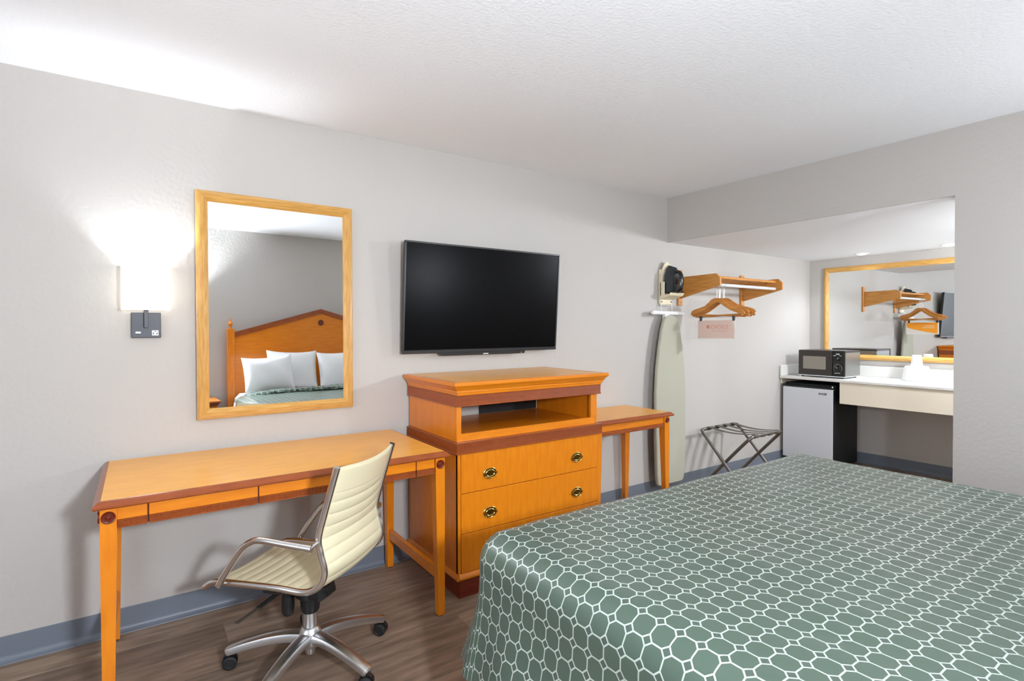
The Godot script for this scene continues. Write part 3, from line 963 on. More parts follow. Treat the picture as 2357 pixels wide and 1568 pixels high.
# ---------------------------------------------------------------- office chair
func make_chair() -> void:
	var t := thing("office_chair", "cream ribbed leather office chair with chrome frame on a five-star wheeled base", "chair", Vector3(-3.087, 0, 0.723))
	t.rotation.y = deg_to_rad(130.5)   # local x: where the sitter faces; local z: away from the camera
	var c := v3([Vector3(0.299, 0.374, 0), Vector3(0.249, 0.4, 0), Vector3(0.13, 0.406, 0), Vector3(-0.022, 0.409, 0), Vector3(-0.132, 0.407, 0), Vector3(-0.195, 0.434, 0), Vector3(-0.222, 0.487, 0), Vector3(-0.207, 0.555, 0), Vector3(-0.199, 0.61, 0), Vector3(-0.224, 0.703, 0), Vector3(-0.276, 0.87, 0)])
	var fine := Shape.spline(c, 14)
	for side in [-1.0, 1.0]:
		var path := PackedVector3Array()
		for p in fine:
			path.append(p + Vector3(0, 0, 0.207 * side - 0.0 * p.y))
		var f := put("side_frame", Shape.new().sweep(path, Shape.oval(0.0125, 0.011, 14), Vector3.BACK), M.chrome, t)
		put("bolt", Shape.new().rod(Vector3(0.02, 0.409, side * 0.207), Vector3(0.02, 0.409, side * 0.2175), 0.005, 10), M.cast_aluminium, f)
		var arm := Shape.spline(v3([Vector3(0.205, 0.405, side * 0.24), Vector3(0.171, 0.46, side * 0.24), Vector3(0.103, 0.55, side * 0.242), Vector3(0.056, 0.585, side * 0.245), Vector3(0.01, 0.597, side * 0.247), Vector3(-0.091, 0.592, side * 0.247), Vector3(-0.197, 0.586, side * 0.245)]), 8)
		var a := put("armrest", Shape.new().sweep(arm, Shape.oval(0.0125, 0.0115, 14), Vector3(0, 0, 1)), M.chrome, t)
		put("pin", Shape.new().rod(Vector3(-0.192, 0.587, side * 0.25), Vector3(-0.202, 0.6, side * 0.207), 0.006, 10), M.chrome, a)
		put("pin", Shape.new().rod(Vector3(0.2, 0.413, side * 0.25), Vector3(0.2, 0.405, side * 0.207), 0.006, 10), M.chrome, a)
	# the sling: length s along the frame, ribs across
	var long := PackedFloat32Array([0.0])
	for k in range(1, fine.size()):
		long.append(long[k - 1] + (fine[k] - fine[k - 1]).length())
	var total := long[long.size() - 1]
	var bend := 0.56 * total
	for part in 2:
		var start := 0.004 if part == 0 else bend
		var stop := bend if part == 0 else total - 0.004
		var rows_up := []
		var rows_down := []
		var n := 130
		for i in n + 1:
			var s := lerpf(start, stop, float(i) / n)
			var k := 0
			while k < long.size() - 2 and long[k + 1] < s:
				k += 1
			var f := (s - long[k]) / maxf(long[k + 1] - long[k], 1e-6)
			var p := fine[k].lerp(fine[k + 1], f)
			var t0 := (fine[mini(k + 2, fine.size() - 1)] - fine[maxi(k - 1, 0)]).normalized()
			var up := Vector3(t0.y, -t0.x, 0)   # towards the sitter
			var pitch := 0.0475
			var rib := pow(absf(sin(PI * (s - 0.02) / pitch)), 0.38)
			if s > total - 0.1:
				rib = 1.0 if s < total - 0.012 else sqrt(maxf((total - s) / 0.012, 0.0))
			if s < 0.03:
				rib = 1.0
			var a := PackedVector3Array()
			var b := PackedVector3Array()
			for j in 15:
				var v := -0.2 + 0.4 * j / 14.0
				var sag := (1.0 - pow(v / 0.2, 2.0)) * (0.012 if part == 0 else lerpf(0.012, 0.03, clampf((s - bend) / 0.2, 0.0, 1.0)))
				var edge := sqrt(maxf(0.0, 1.0 - pow(absf(v) / 0.2, 8.0)))
				var base := p - up * sag + Vector3(0, 0, v)
				a.append(base + up * (0.002 + 0.0065 * rib) * (0.35 + 0.65 * edge))
				b.append(base - up * (0.002 + 0.0065 * rib) * (0.35 + 0.65 * edge))
			rows_up.append(a)
			rows_down.append(b)
		var sh := Shape.new()
		sh.grid(rows_up)
		var turned := []
		for i in range(rows_down.size() - 1, -1, -1):
			turned.append(rows_down[i])
		sh.grid(turned)
		for i in n:
			sh.quad(rows_up[i][0], rows_up[i + 1][0], rows_down[i + 1][0], rows_down[i][0])
			sh.quad(rows_up[i + 1][14], rows_up[i][14], rows_down[i][14], rows_down[i + 1][14])
		for e in [0, n]:
			for j in 14:
				sh.quad_out(rows_up[e][j], rows_up[e][j + 1], rows_down[e][j + 1], rows_down[e][j], Vector3(1 if e == 0 else -1, 0, 0) if part == 0 else Vector3(0, -1 if e == 0 else 1, 0))
		put("seat" if part == 0 else "backrest", sh, M.leather, t, 60.0)
	# tilt mechanism below the seat
	var o := Vector3(-0.009, 0, 0.008)
	var m := Shape.new()
	m.sweep(v3([o + Vector3(0.13, 0.372, 0), o + Vector3(0.06, 0.36, 0), o + Vector3(-0.02, 0.315, 0), o + Vector3(-0.075, 0.31, 0), o + Vector3(-0.095, 0.315, 0)]), Shape.rect(0.055, 0.03, 0.014), Vector3.UP, true, PackedFloat32Array([0.75, 0.9, 1.0, 1.0, 0.6]))
	m.lathe([Vector2(0.03, 0.215), Vector2(0.036, 0.225), Vector2(0.04, 0.27), Vector2(0.06, 0.29), Vector2(0.066, 0.315), Vector2(0.05, 0.34), Vector2(0, 0.342)], 24, Transform3D(Basis(), o))
	var mech := put("tilt_mechanism", m, M.black_plastic, t)
	put("crossbar", Shape.new().span(Vector3(-0.03, 0.378, -0.2), Vector3(0.05, 0.396, 0.2), 0.006), M.black_plastic, mech)
	put("tension_knob", Shape.new().lathe([Vector2(0, 0.21), Vector2(0.014, 0.212), Vector2(0.022, 0.222), Vector2(0.025, 0.25), Vector2(0.024, 0.29), Vector2(0.012, 0.33), Vector2(0, 0.33)], 18, Transform3D(Basis(), Vector3(0.055, 0.005, -0.045))), M.black_plastic, mech)
	var lever := put("lever", Shape.new().tube(v3([Vector3(0.06, 0.335, -0.03), Vector3(0.085, 0.31, -0.1), Vector3(0.092, 0.302, -0.17)]), 0.009, 8), M.black_plastic, mech)
	put("lever_blade", Shape.new().sweep(v3([Vector3(0.091, 0.303, -0.165), Vector3(0.094, 0.299, -0.21), Vector3(0.095, 0.3, -0.275)]), Shape.rect(0.008, 0.0022), Vector3.UP), M.gunmetal, lever)
	# column, star base and casters
	put("gas_column", Shape.new().lathe([Vector2(0.0, 0.045), Vector2(0.018, 0.045), Vector2(0.02, 0.05), Vector2(0.02, 0.1), Vector2(0.026, 0.101), Vector2(0.0265, 0.217), Vector2(0, 0.217)], 28, Transform3D(Basis(), o)), M.cast_aluminium, t)
	put("base_hub", Shape.new().lathe([Vector2(0.03, 0.075), Vector2(0.04, 0.078), Vector2(0.048, 0.1), Vector2(0.046, 0.13), Vector2(0.036, 0.15), Vector2(0.028, 0.157), Vector2(0.027, 0.155)], 28, Transform3D(Basis(), o)), M.cast_aluminium, t)
	var back := Basis(Vector3.UP, -t.rotation.y)
	for k in 5:
		var w := deg_to_rad(-6.8 + 72.0 * k)
		var dir := back * Vector3(cos(w), 0, sin(w))
		var path := Shape.spline(v3([o + dir * 0.02 + Vector3.UP * 0.118, o + dir * 0.09 + Vector3.UP * 0.121, o + dir * 0.17 + Vector3.UP * 0.112, o + dir * 0.25 + Vector3.UP * 0.094, o + dir * 0.305 + Vector3.UP * 0.077, o + dir * 0.325 + Vector3.UP * 0.068]), 6)
		var sizes := PackedFloat32Array()
		for i in path.size():
			var f := float(i) / (path.size() - 1)
			sizes.append(lerpf(1.15, 0.78, f) * (1.0 if f < 0.95 else 0.85))
		var g := put("base_leg", Shape.new().sweep(path, v2([0.024, -0.016, 0.025, 0.0, 0.02, 0.012, 0.01, 0.0175, -0.01, 0.0175, -0.02, 0.012, -0.025, 0.0, -0.024, -0.016]), Vector3.UP, true, sizes), M.cast_aluminium, t)
		var at := o + dir * 0.313
		var roll := back * Vector3(cos(w + 0.9 + k * 1.7), 0, sin(w + 0.9 + k * 1.7))
		var across := roll.cross(Vector3.UP).normalized()
		var hood := Shape.new()
		hood.lathe([Vector2(0.0285, -0.011), Vector2(0.0285, 0.011)], 20, Transform3D(Basis(roll, across, roll.cross(across)), at + Vector3.UP * 0.031))
		hood.rod(at + Vector3.UP * 0.03, at + Vector3.UP * 0.07, 0.008, 10)
		var caster := put("caster", hood, M.black_plastic, g)
		for sd in [-1.0, 1.0]:
			var prof := [Vector2(0, -0.01), Vector2(0.02, -0.01), Vector2(0.026, -0.007), Vector2(0.0275, 0.0), Vector2(0.026, 0.007), Vector2(0.019, 0.0095), Vector2(0.017, 0.0075), Vector2(0, 0.0085)]
			put("wheel", Shape.new().lathe(prof, 20, Transform3D(Basis(roll, across * sd, roll.cross(across * sd)), at + Vector3.UP * 0.0277 + across * sd * 0.0135)), M.black_rough, caster)

# ---------------------------------------------------------------- bed
const BED_TOP := 0.69

func bed_swell(x: float, z: float, n: FastNoiseLite) -> float:
	return n.get_noise_2d(x * 100.0, z * 100.0) * 0.006 + n.get_noise_2d(x * 330.0 + 70.0, z * 230.0) * 0.0025

func make_bed() -> void:
	var bed := thing("bed", "king size bed with white sheets under a green patterned cover", "bed", Vector3.ZERO)
	put("mattress", Shape.new().span(Vector3(-2.655, 0.36, 1.49), Vector3(-0.73, 0.668, 3.53), 0.05), M.linen, bed, 60.0)
	put("box_spring", Shape.new().span(Vector3(-2.64, 0.14, 1.5), Vector3(-0.75, 0.355, 3.53), 0.02), M.linen, bed)
	for x in [-2.55, -1.7, -0.85]:
		for z in [1.62, 3.4]:
			put("bed_foot", box(Vector3(x - 0.025, 0, z - 0.025), Vector3(x + 0.025, 0.14, z + 0.025)), M.black_plastic, bed)
	# pleated skirt round near side and foot
	var rows := [PackedVector3Array(), PackedVector3Array()]
	var path := v3([Vector3(-2.735, 0, 3.5)])
	for k in 7:
		path.append(Vector3(-2.635 - 0.1 * cos(PI / 12 * k), 0, 1.51 - 0.1 * sin(PI / 12 * k)))
	for k in 7:
		path.append(Vector3(-0.76 + 0.1 * sin(PI / 12 * k), 0, 1.51 - 0.1 * cos(PI / 12 * k)))
	path.append(Vector3(-0.66, 0, 3.5))
	var count := 0
	for k in path.size() - 1:
		var n := maxi(int((path[k + 1] - path[k]).length() / 0.006), 1)
		var out := (path[k + 1] - path[k]).normalized().cross(Vector3.UP) * -1.0
		for j in n:
			var p := path[k].lerp(path[k + 1], float(j) / n)
			var f := sin(float(count) * 0.62) * sin(float(count) * 0.231 + 1.0)
			count += 1
			rows[0].append(p + Vector3(0, 0.012, 0) + out * f * 0.006)
			rows[1].append(p + Vector3(0, 0.33, 0) + out * (f * 0.003 - 0.02))
	var skirt := Shape.new()
	skirt.grid(rows)
	put("bed_skirt", skirt, M.ruffle, bed, 60.0)

	# woven cover: flat top, rounded edge, hanging sides
	var noise_a := FastNoiseLite.new()
	noise_a.seed = 9
	noise_a.frequency = 0.012
	noise_a.fractal_octaves = 3
	var R := 0.1
	var xa := -2.732 + R
	var xb := -0.67 - R
	var za := 1.415 + R
	var zb := 3.06
	var period := 0.0548
	var nx := 100
	var nz := 78
	var top := []
	var top_uv := []
	for i in nz + 1:
		var r := PackedVector3Array()
		var u := PackedVector2Array()
		for j in nx + 1:
			var x := lerpf(xa, xb, float(j) / nx)
			var z := lerpf(za, zb, float(i) / nz)
			r.append(Vector3(x, BED_TOP + bed_swell(x, z, noise_a), z))
			u.append(Vector2(x, z) / period)
		top.append(r)
		top_uv.append(u)
	var cover := Shape.new()
	cover.grid(top, top_uv)
	# the outline: near side, corner, foot, corner, far side
	var edge := []
	for i in range(nz, -1, -1):
		edge.append([top[i][0], 180.0])
	for k in range(1, 24):
		edge.append([top[0][0], 180.0 + 90.0 * k / 24.0])
	for j in nx + 1:
		edge.append([top[0][j], 270.0])
	for k in range(1, 24):
		edge.append([top[0][nx], 270.0 + 90.0 * k / 24.0])
	for i in nz + 1:
		edge.append([top[i][nx], 360.0])
	var drop := 0.452
	var steps := PackedFloat32Array()
	for k in 9:
		steps.append(R * PI / 2.0 * k / 8.0)
	for k in 18:
		steps.append(R * PI / 2.0 + (drop - R) * (k + 1) / 18.0)
	var skirts := []
	var skirt_uv := []
	var run := 0.0
	var before := Vector3.ZERO
	for k in edge.size():
		var p: Vector3 = edge[k][0]
		var w := deg_to_rad(edge[k][1])
		var dir := Vector3(cos(w), 0, sin(w))
		var corner := sin(deg_to_rad(fposmod(edge[k][1], 90.0) * 2.0))
		var here := p + dir * R
		if k:
			run += (here - before).length()
		before = here
		var line := PackedVector3Array()
		var uv := PackedVector2Array()
		for d in steps:
			var out := 0.0
			var down := 0.0
			if d <= R * PI / 2.0:
				out = R * sin(d / R)
				down = R * (1.0 - cos(d / R))
			else:
				var q := d - R * PI / 2.0
				var hang := smoothstep(0.0, 0.4, q)
				var fold := 0.010 * sin(run * 11.0) + 0.008 * sin(run * 23.0 + 1.3) + noise_a.get_noise_2d(run * 160.0, q * 60.0) * 0.012
				fold += corner * (0.014 * sin(deg_to_rad(edge[k][1]) * 6.0 + 0.8) + 0.008)
				out = R + 0.03 * hang + 0.12 * q * hang + fold * hang
				down = R + q
			line.append(p + dir * out - Vector3.UP * down)
			uv.append((Vector2(p.x, p.z) + Vector2(dir.x, dir.z) * d) / period)
		skirts.append(line)
		skirt_uv.append(uv)
	cover.grid(skirts, skirt_uv)
	var spread := alone("bedspread", cover, M.cover, "green satin bed cover woven with pale octagons and squares", "bedspread", "", 60.0)
	# the turned back edge near the pillows
	var fold := []
	var fold_uv := []
	for j in 161:
		var x := lerpf(-2.69, -0.69, j / 160.0)
		var ends := pow(absf(x + 1.69), 6.0) * 0.06
		var ring := PackedVector3Array()
		var uv := PackedVector2Array()
		for k in 15:
			var w := TAU * k / 14.0
			var bump := 1.0 + 0.35 * noise_a.get_noise_2d(x * 900.0, cos(w) * 60.0 + sin(w) * 45.0)
			ring.append(Vector3(x, BED_TOP + 0.018 - ends + 0.026 * bump * sin(w), 3.06 + 0.07 * bump * cos(w)))
			uv.append(Vector2(x, 0.25 * k / 14.0) / period)
		fold.append(ring)
		fold_uv.append(uv)
	put("folded_edge", Shape.new().grid(fold, fold_uv), M.cover, spread, 60.0)

	# headboard with a gabled top
	var hb := thing("headboard", "gabled honey wood headboard with cherry top rail and turned finials behind the pillows", "headboard", Vector3(-1.705, 0, 3.6))
	var half := 0.93
	put("panel", Shape.new().prism(v2([-half, 0.25, half, 0.25, half, 1.275, 0, 1.545, -half, 1.275]), Vector3(0, 0, -0.012), Vector3.RIGHT, Vector3.UP, Vector3(0, 0, 0.028)), M.honey_level, hb)
	for s in [-1.0, 1.0]:
		put("top_rail", Shape.new().prism(v2([s * half, 1.268, 0, 1.538, 0, 1.59, s * half, 1.322]), Vector3(0, 0, -0.024), Vector3.RIGHT, Vector3.UP, Vector3(0, 0, 0.05)), M.cherry, hb)
		var post := put("post", box(Vector3(s * 0.965 - 0.037, 0, -0.036), Vector3(s * 0.965 + 0.037, 1.36, 0.036), 0.003), M.honey_upright, hb)
		put("finial", Shape.new().lathe([Vector2(0.018, 0), Vector2(0.016, 0.008), Vector2(0.011, 0.018), Vector2(0.012, 0.026), Vector2(0.022, 0.04), Vector2(0.026, 0.052), Vector2(0.02, 0.066), Vector2(0.009, 0.08), Vector2(0.008, 0.088), Vector2(0.01, 0.094), Vector2(0.007, 0.102), Vector2(0, 0.104)], 20, Transform3D(Basis(), Vector3(s * 0.965, 1.36, 0))), M.honey_upright, post)
	put("rosette", rosette(Vector3(0, 1.43, -0.012), Vector3.FORWARD, 0.034), M.cherry_dark, hb)

	pillow("white bed pillow leaning at the outer side of the headboard, overlapping its neighbour", Vector3(-2.37, 0, 3.225), 0.5, 0.37, 0.1, 3.0)
	pillow("white bed pillow tucked behind the outer pillow, under the slope of the headboard", Vector3(-2.08, 0, 3.40), 0.54, 0.42, 0.1, -2.0)
	pillow("white bed pillow leaning in front of the headboard rosette", Vector3(-1.56, 0, 3.36), 0.5, 0.4, 0.1, 2.0)
	pillow("white bed pillow at the side of the bed next to the alcove wall", Vector3(-1.03, 0, 3.37), 0.52, 0.39, 0.1, -3.0)

func pillow(label: String, at: Vector3, w: float, h: float, d: float, roll: float) -> void:
	var rows := []
	var back := []
	var n := 22
	for i in n + 1:
		var a := PackedVector3Array()
		var b := PackedVector3Array()
		for j in n + 1:
			var u := -1.0 + 2.0 * j / n
			var v := -1.0 + 2.0 * i / n
			var puff := pow(maxf((1.0 - pow(absf(u), 2.4)) * (1.0 - pow(absf(v), 2.4)), 0.0), 0.55)
			var x := u * w / 2 * (1.0 - 0.05 * (1.0 - v * v))
			var y := v * h / 2 * (1.0 - 0.07 * (1.0 - u * u)) + 0.012 * absf(u * u * u) * v
			var c := Vector3(x, y, -puff * d * (0.85 + 0.1 * sin(u * 5.0 + v * 3.0)))
			a.append(c)
			b.append(Vector3(c.x, c.y, puff * d * 0.7))
		rows.append(a)
		back.append(b)
	var s := Shape.new()
	var turned := rows.duplicate()
	turned.reverse()
	s.grid(turned)
	s.grid(back)
	var lean := Basis(Vector3.RIGHT, deg_to_rad(14.0)) * Basis(Vector3.BACK, deg_to_rad(roll))
	var low := 10.0
	for k in s.corners.size():
		s.corners[k] = lean * s.corners[k]
		low = minf(low, s.corners[k].y)
	var o := alone("pillow", s, M.linen, label, "pillow", "pillows against the headboard", 70.0)
	o.position = at + Vector3.UP * (0.676 - low)

func make_nightstand() -> void:
	var t := thing("nightstand", "honey wood nightstand with cherry cornice standing left of the headboard", "nightstand", Vector3(-3.09, 0, 3.43))
	put("body", box(Vector3(-0.23, 0.08, -0.2), Vector3(0.23, 0.58, 0.2)), M.honey_upright, t)
	put("plinth", box(Vector3(-0.235, 0, -0.205), Vector3(0.235, 0.08, 0.2)), M.cherry_dark, t)
	put("cornice", Shape.new().span(Vector3(-0.24, 0.58, -0.21), Vector3(0.24, 0.595, 0.2), 0.004).span(Vector3(-0.252, 0.595, -0.222), Vector3(0.252, 0.612, 0.2), 0.006).span(Vector3(-0.265, 0.612, -0.235), Vector3(0.265, 0.63, 0.2), 0.004), M.cherry, t)
	put("top", box(Vector3(-0.26, 0.63, -0.23), Vector3(0.26, 0.635, 0.2), 0.001), M.honey_level, t)
	for y in [[0.1, 0.33], [0.335, 0.57]]:
		var d := put("drawer_front", box(Vector3(-0.215, y[0], -0.21), Vector3(0.215, y[1], -0.2)), M.honey_level, t)
		put("knob", Shape.new().lathe([Vector2(0, 0.02), Vector2(0.014, 0.018), Vector2(0.006, 0.006), Vector2(0.008, 0)], 14, Transform3D(Basis(Vector3.RIGHT, -PI / 2), Vector3(0, (y[0] + y[1]) / 2, -0.21))), M.brass, d)

# ---------------------------------------------------------------- clothes corner
func make_rack() -> void:
	var t := thing("clothes_rack", "wall mounted wooden hat and coat rack with white hanging rod beside the alcove", "coat rack", Vector3.ZERO)
	for x in [0.15, 1.06]:
		var p := put("wall_plate", box(Vector3(x - 0.026, 1.548, 0.001), Vector3(x + 0.026, 1.85, 0.02), 0.003), M.beech, t)
		for y in [1.575, 1.825]:
			put("screw", Shape.new().lathe([Vector2(0, 0.001), Vector2(0.004, 0.001), Vector2(0.0045, 0)], 10, Transform3D(Basis(Vector3.RIGHT, PI / 2), Vector3(x, y, 0.02))), M.black_plastic, p)
		put("bracket", Shape.new().prism(v2([0.02, 1.607, 0.02, 1.788, 0.365, 1.793, 0.402, 1.755, 0.402, 1.698, 0.365, 1.688]), Vector3(x - 0.0095, 0, 0), Vector3.BACK, Vector3.UP, Vector3(0.019, 0, 0)), M.beech, t)
	for k in 4:
		var z := 0.06 + k * 0.092
		put("slat", Shape.new().tube(v3([Vector3(0.16, 1.768, z), Vector3(1.05, 1.768, z)]), 0.011, 12), M.beech_rail, t)
	put("hanging_rod", Shape.new().tube(v3([Vector3(0.16, 1.707, 0.335), Vector3(1.05, 1.707, 0.335)]), 0.0135, 16), M.steel_white, t)

func hanger(label: String, x: float, turn: float, tip: float, clips: bool) -> Node3D:
	# origin on the rod; x along the shoulders
	var t := thing("coat_hanger", label, "hanger", Vector3(x, 1.707, 0.335), "hangers on the rack")
	t.basis = Basis(Vector3.UP, turn) * Basis(Vector3.BACK, deg_to_rad(tip))
	var half := [0.0, -0.107, 0.024, -0.108, 0.05, -0.119, 0.075, -0.142, 0.11, -0.168, 0.165, -0.19, 0.22, -0.209, 0.237, -0.221, 0.245, -0.238, 0.234, -0.246, 0.21, -0.24, 0.165, -0.224, 0.12, -0.207, 0.077, -0.181, 0.033, -0.152, 0.0, -0.139]
	var outline := PackedVector2Array()
	for k in range(0, half.size(), 2):
		outline.append(Vector2(half[k], half[k + 1]))
	for k in range(half.size() - 4, 0, -2):
		outline.append(Vector2(-half[k], half[k + 1]))
	put("shoulders", Shape.new().prism(outline, Vector3(0, 0, -0.0065), Vector3.RIGHT, Vector3.UP, Vector3(0, 0, 0.013)), M.beech_rail, t, 30.0)
	put("trouser_bar", Shape.new().rod(Vector3(-0.218, -0.247, 0), Vector3(0.218, -0.247, 0), 0.0055, 10), M.beech_rail, t)
	var hook := PackedVector3Array()
	for k in 15:
		var w := deg_to_rad(-20.0 + 230.0 * k / 14.0)
		hook.append(Vector3(-0.0165 * cos(w), 0.0165 * sin(w) - 0.0005, 0))
	hook.reverse()
	hook.append(Vector3(-0.014, -0.016, 0))
	hook.append(Vector3(-0.003, -0.026, 0))
	hook.append(Vector3(0, -0.04, 0))
	hook.append(Vector3(0, -0.109, 0))
	put("hook", Shape.new().tube(hook, 0.0018, 8), M.chrome, t)
	if clips:
		put("clip_bar", Shape.new().rod(Vector3(-0.205, -0.262, 0), Vector3(0.205, -0.262, 0), 0.0025, 8), M.chrome, t)
		for sx in [-1.0, 1.0]:
			put("clip", Shape.new().span(Vector3(sx * 0.15 - 0.01, -0.292, -0.006), Vector3(sx * 0.15 + 0.01, -0.25, 0.006), 0.002), M.graphite, t)
	return t

func make_hangers() -> void:
	hanger("wooden hanger with metal trouser clips holding the printed card", 0.2, deg_to_rad(-90.0), 0.0, true)
	hanger("wooden hanger directly behind the one with the card", 0.225, deg_to_rad(-86.0), 2.5, false)
	hanger("wooden hanger third along the rod counted from the iron", 0.25, deg_to_rad(-81.5), -3.0, false)
	hanger("wooden hanger fourth along the rod counted from the iron", 0.276, deg_to_rad(-77.0), 4.0, false)
	hanger("wooden hanger last along the rod, farthest from the iron", 0.302, deg_to_rad(-72.5), -1.5, false)
	# the card clipped to the front hanger, printed on both faces
	var t := thing("printed_card", "pale pink card printed CHOICE clipped to a wooden hanger", "card", Vector3(0.2, 1.655, 0.327))
	t.rotation.y = deg_to_rad(-90.0)
	t.scale = Vector3(1.12, 1.0, 1.0)
	put("sheet", box(Vector3(-0.155, -0.384, -0.0008), Vector3(0.155, -0.232, 0.0008), 0.0), M.card_white, t)
	put("front_print", Shape.new().prism(v2([-0.15, -0.378, 0.142, -0.378, 0.146, -0.3, 0.128, -0.237, -0.146, -0.237]), Vector3(0, 0, 0.0008), Vector3.RIGHT, Vector3.UP, Vector3(0, 0, 0.0003)), M.card_pink, t)
	text("CHOICE", 0.03, Vector3(0.03, -0.288, 0.0012), 0.0, M.ink_rose, t)
	text("privileges", 0.021, Vector3(0.03, -0.317, 0.0012), 0.0, M.ink_faint, t)
	put("logo", Shape.new().prism(v2([-0.004, 0.014, -0.012, 0.011, -0.016, 0.0, -0.012, -0.011, -0.004, -0.014]), Vector3(-0.062, -0.288, 0.0011), Vector3.RIGHT, Vector3.UP, Vector3(0, 0, 0.0003)).prism(v2([0.0, 0.013, 0.009, 0.013, 0.009, 0.003, 0.0, 0.001]), Vector3(-0.062, -0.288, 0.0011), Vector3.RIGHT, Vector3.UP, Vector3(0, 0, 0.0003)).prism(v2([0.0, -0.013, 0.009, -0.013, 0.009, -0.001, 0.0, -0.003]), Vector3(-0.062, -0.288, 0.0011), Vector3.RIGHT, Vector3.UP, Vector3(0, 0, 0.0003)), M.ink_orange, t)
	# back: orange field with a white curve
	var field := [-0.148, -0.238, -0.148, -0.296]
	for k in 13:
		var u := 1.0 - k / 12.0
		field.append(-0.148 + 0.29 * (1.0 - u))
		field.append(-0.296 - 0.08 * pow(1.0 - u, 0.75))
	field.append(0.142)
	field.append(-0.238)
	put("back_print", Shape.new().prism(v2(field), Vector3(0, 0, -0.0008), Vector3.RIGHT, Vector3.UP, Vector3(0, 0, -0.0003)), M.orange, t)
	for k in 2:
		put("back_text", Shape.new().span(Vector3(0.02 - k * 0.02, -0.28 - k * 0.024, -0.0014), Vector3(0.115, -0.274 - k * 0.024, -0.0011), 0.0), M.card_white, t)

func text(words: String, high: float, at: Vector3, turn: float, m: Material, parent: Node3D) -> void:
	var f := SystemFont.new()
	f.font_names = PackedStringArray(["Droid Sans"])
	var tm := TextMesh.new()
	tm.text = words
	tm.font = f
	tm.font_size = 64
	tm.pixel_size = high / 46.0
	tm.depth = 0.0004
	var o := put_mesh("lettering", tm, m, parent)
	o.position = at
	o.rotation.y = turn

func make_iron() -> void:
	var t := thing("iron_holder", "cream plastic iron holder screwed to the wall above the ironing board", "holder", Vector3(0.0, 0, 0))
	var o := PackedVector2Array()
	for p in [[-0.126, 1.62], [-0.126, 1.73], [-0.118, 1.79], [-0.1, 1.85], [-0.075, 1.892], [-0.05, 1.907], [-0.025, 1.895], [0.005, 1.86], [0.03, 1.8], [0.04, 1.73], [0.04, 1.62]]:
		o.append(Vector2(p[0], p[1]))
	put("heat_shield", Shape.new().prism(o, Vector3(0, 0, 0.028), Vector3.RIGHT, Vector3.UP, Vector3(0, 0, 0.012)), M.cream_plastic, t, 30.0)
	put("wall_plate", box(Vector3(-0.115, 1.55, 0.001), Vector3(0.03, 1.84, 0.028), 0.006), M.cream_plastic, t)
	var cradle := Shape.new()
	cradle.prism(v2([0.03, 1.592, 0.03, 1.622, 0.125, 1.634, 0.135, 1.645, 0.14, 1.64, 0.128, 1.622]), Vector3(-0.126, 0, 0), Vector3.BACK, Vector3.UP, Vector3(0.166, 0, 0))
	cradle.span(Vector3(-0.126, 1.625, 0.03), Vector3(-0.12, 1.735, 0.075), 0.002)
	cradle.span(Vector3(0.034, 1.625, 0.03), Vector3(0.04, 1.66, 0.1), 0.002)
	put("cradle", cradle, M.cream_plastic, t)
	for x in [-0.1, 0.016]:
		put("screw", Shape.new().lathe([Vector2(0, 0.0012), Vector2(0.006, 0.0012), Vector2(0.0065, 0)], 10, Transform3D(Basis(Vector3.RIGHT, PI / 2), Vector3(x, 1.575, 0.028))), M.black_plastic, t)
	var wire := v3([Vector3(-0.115, 1.56, 0.03), Vector3(-0.115, 1.49, 0.034), Vector3(-0.115, 1.472, 0.05), Vector3(-0.115, 1.475, 0.085)])
	put("board_hook", Shape.new().tube(wire, 0.003, 8).tube(v3([Vector3(0.02, 1.56, 0.03), Vector3(0.02, 1.49, 0.034), Vector3(0.02, 1.472, 0.05), Vector3(0.02, 1.475, 0.085)]), 0.003, 8).rod(Vector3(-0.115, 1.545, 0.03), Vector3(0.02, 1.545, 0.03), 0.003, 8), M.steel_white, t)
	# the iron stands on its heel, nose up, sole to the wall
	var i := thing("steam_iron", "dark grey clothes iron standing nose up in the cream wall holder", "iron", Vector3(-0.044, 1.645, 0.046))
	var sole := v2([-0.064, 0.0, -0.066, 0.07, -0.058, 0.135, -0.035, 0.195, 0.0, 0.23, 0.035, 0.195, 0.058, 0.135, 0.066, 0.07, 0.064, 0.0])
	put("soleplate", Shape.new().prism(sole, Vector3.ZERO, Vector3.RIGHT, Vector3.UP, Vector3(0, 0, 0.008)), M.steel_side, i)
	var rings := []
	for k in 7:
		var f := k / 6.0
		var ring := PackedVector3Array()
		for p in sole:
			var s := lerpf(0.99, 0.74, f * f)
			ring.append(Vector3(p.x * s, 0.004 + p.y * lerpf(0.98, 0.86, f), 0.008 + 0.078 * f))
		rings.append(ring)
	var body := Shape.new()
	body.rings(rings)
	body.cap(rings[6], false)
	put("body", body, M.iron_dark, i, 50.0)
	put("heel", Shape.new().span(Vector3(-0.058, 0.0, 0.004), Vector3(0.058, 0.014, 0.118), 0.008), M.iron_black, i)
	put("handle", Shape.new().sweep(Shape.spline(v3([Vector3(0, 0.172, 0.075), Vector3(0, 0.165, 0.112), Vector3(0, 0.135, 0.13), Vector3(0, 0.08, 0.134), Vector3(0, 0.03, 0.126), Vector3(0, 0.01, 0.105), Vector3(0, 0.008, 0.075)]), 6), Shape.oval(0.012, 0.021, 14), Vector3.RIGHT), M.iron_black, i)
	put("steam_dial", Shape.new().lathe([Vector2(0, 0.006), Vector2(0.018, 0.006), Vector2(0.021, 0)], 20, Transform3D(Basis(Vector3.RIGHT, PI / 2), Vector3(0, 0.09, 0.086))), M.iron_black, i)

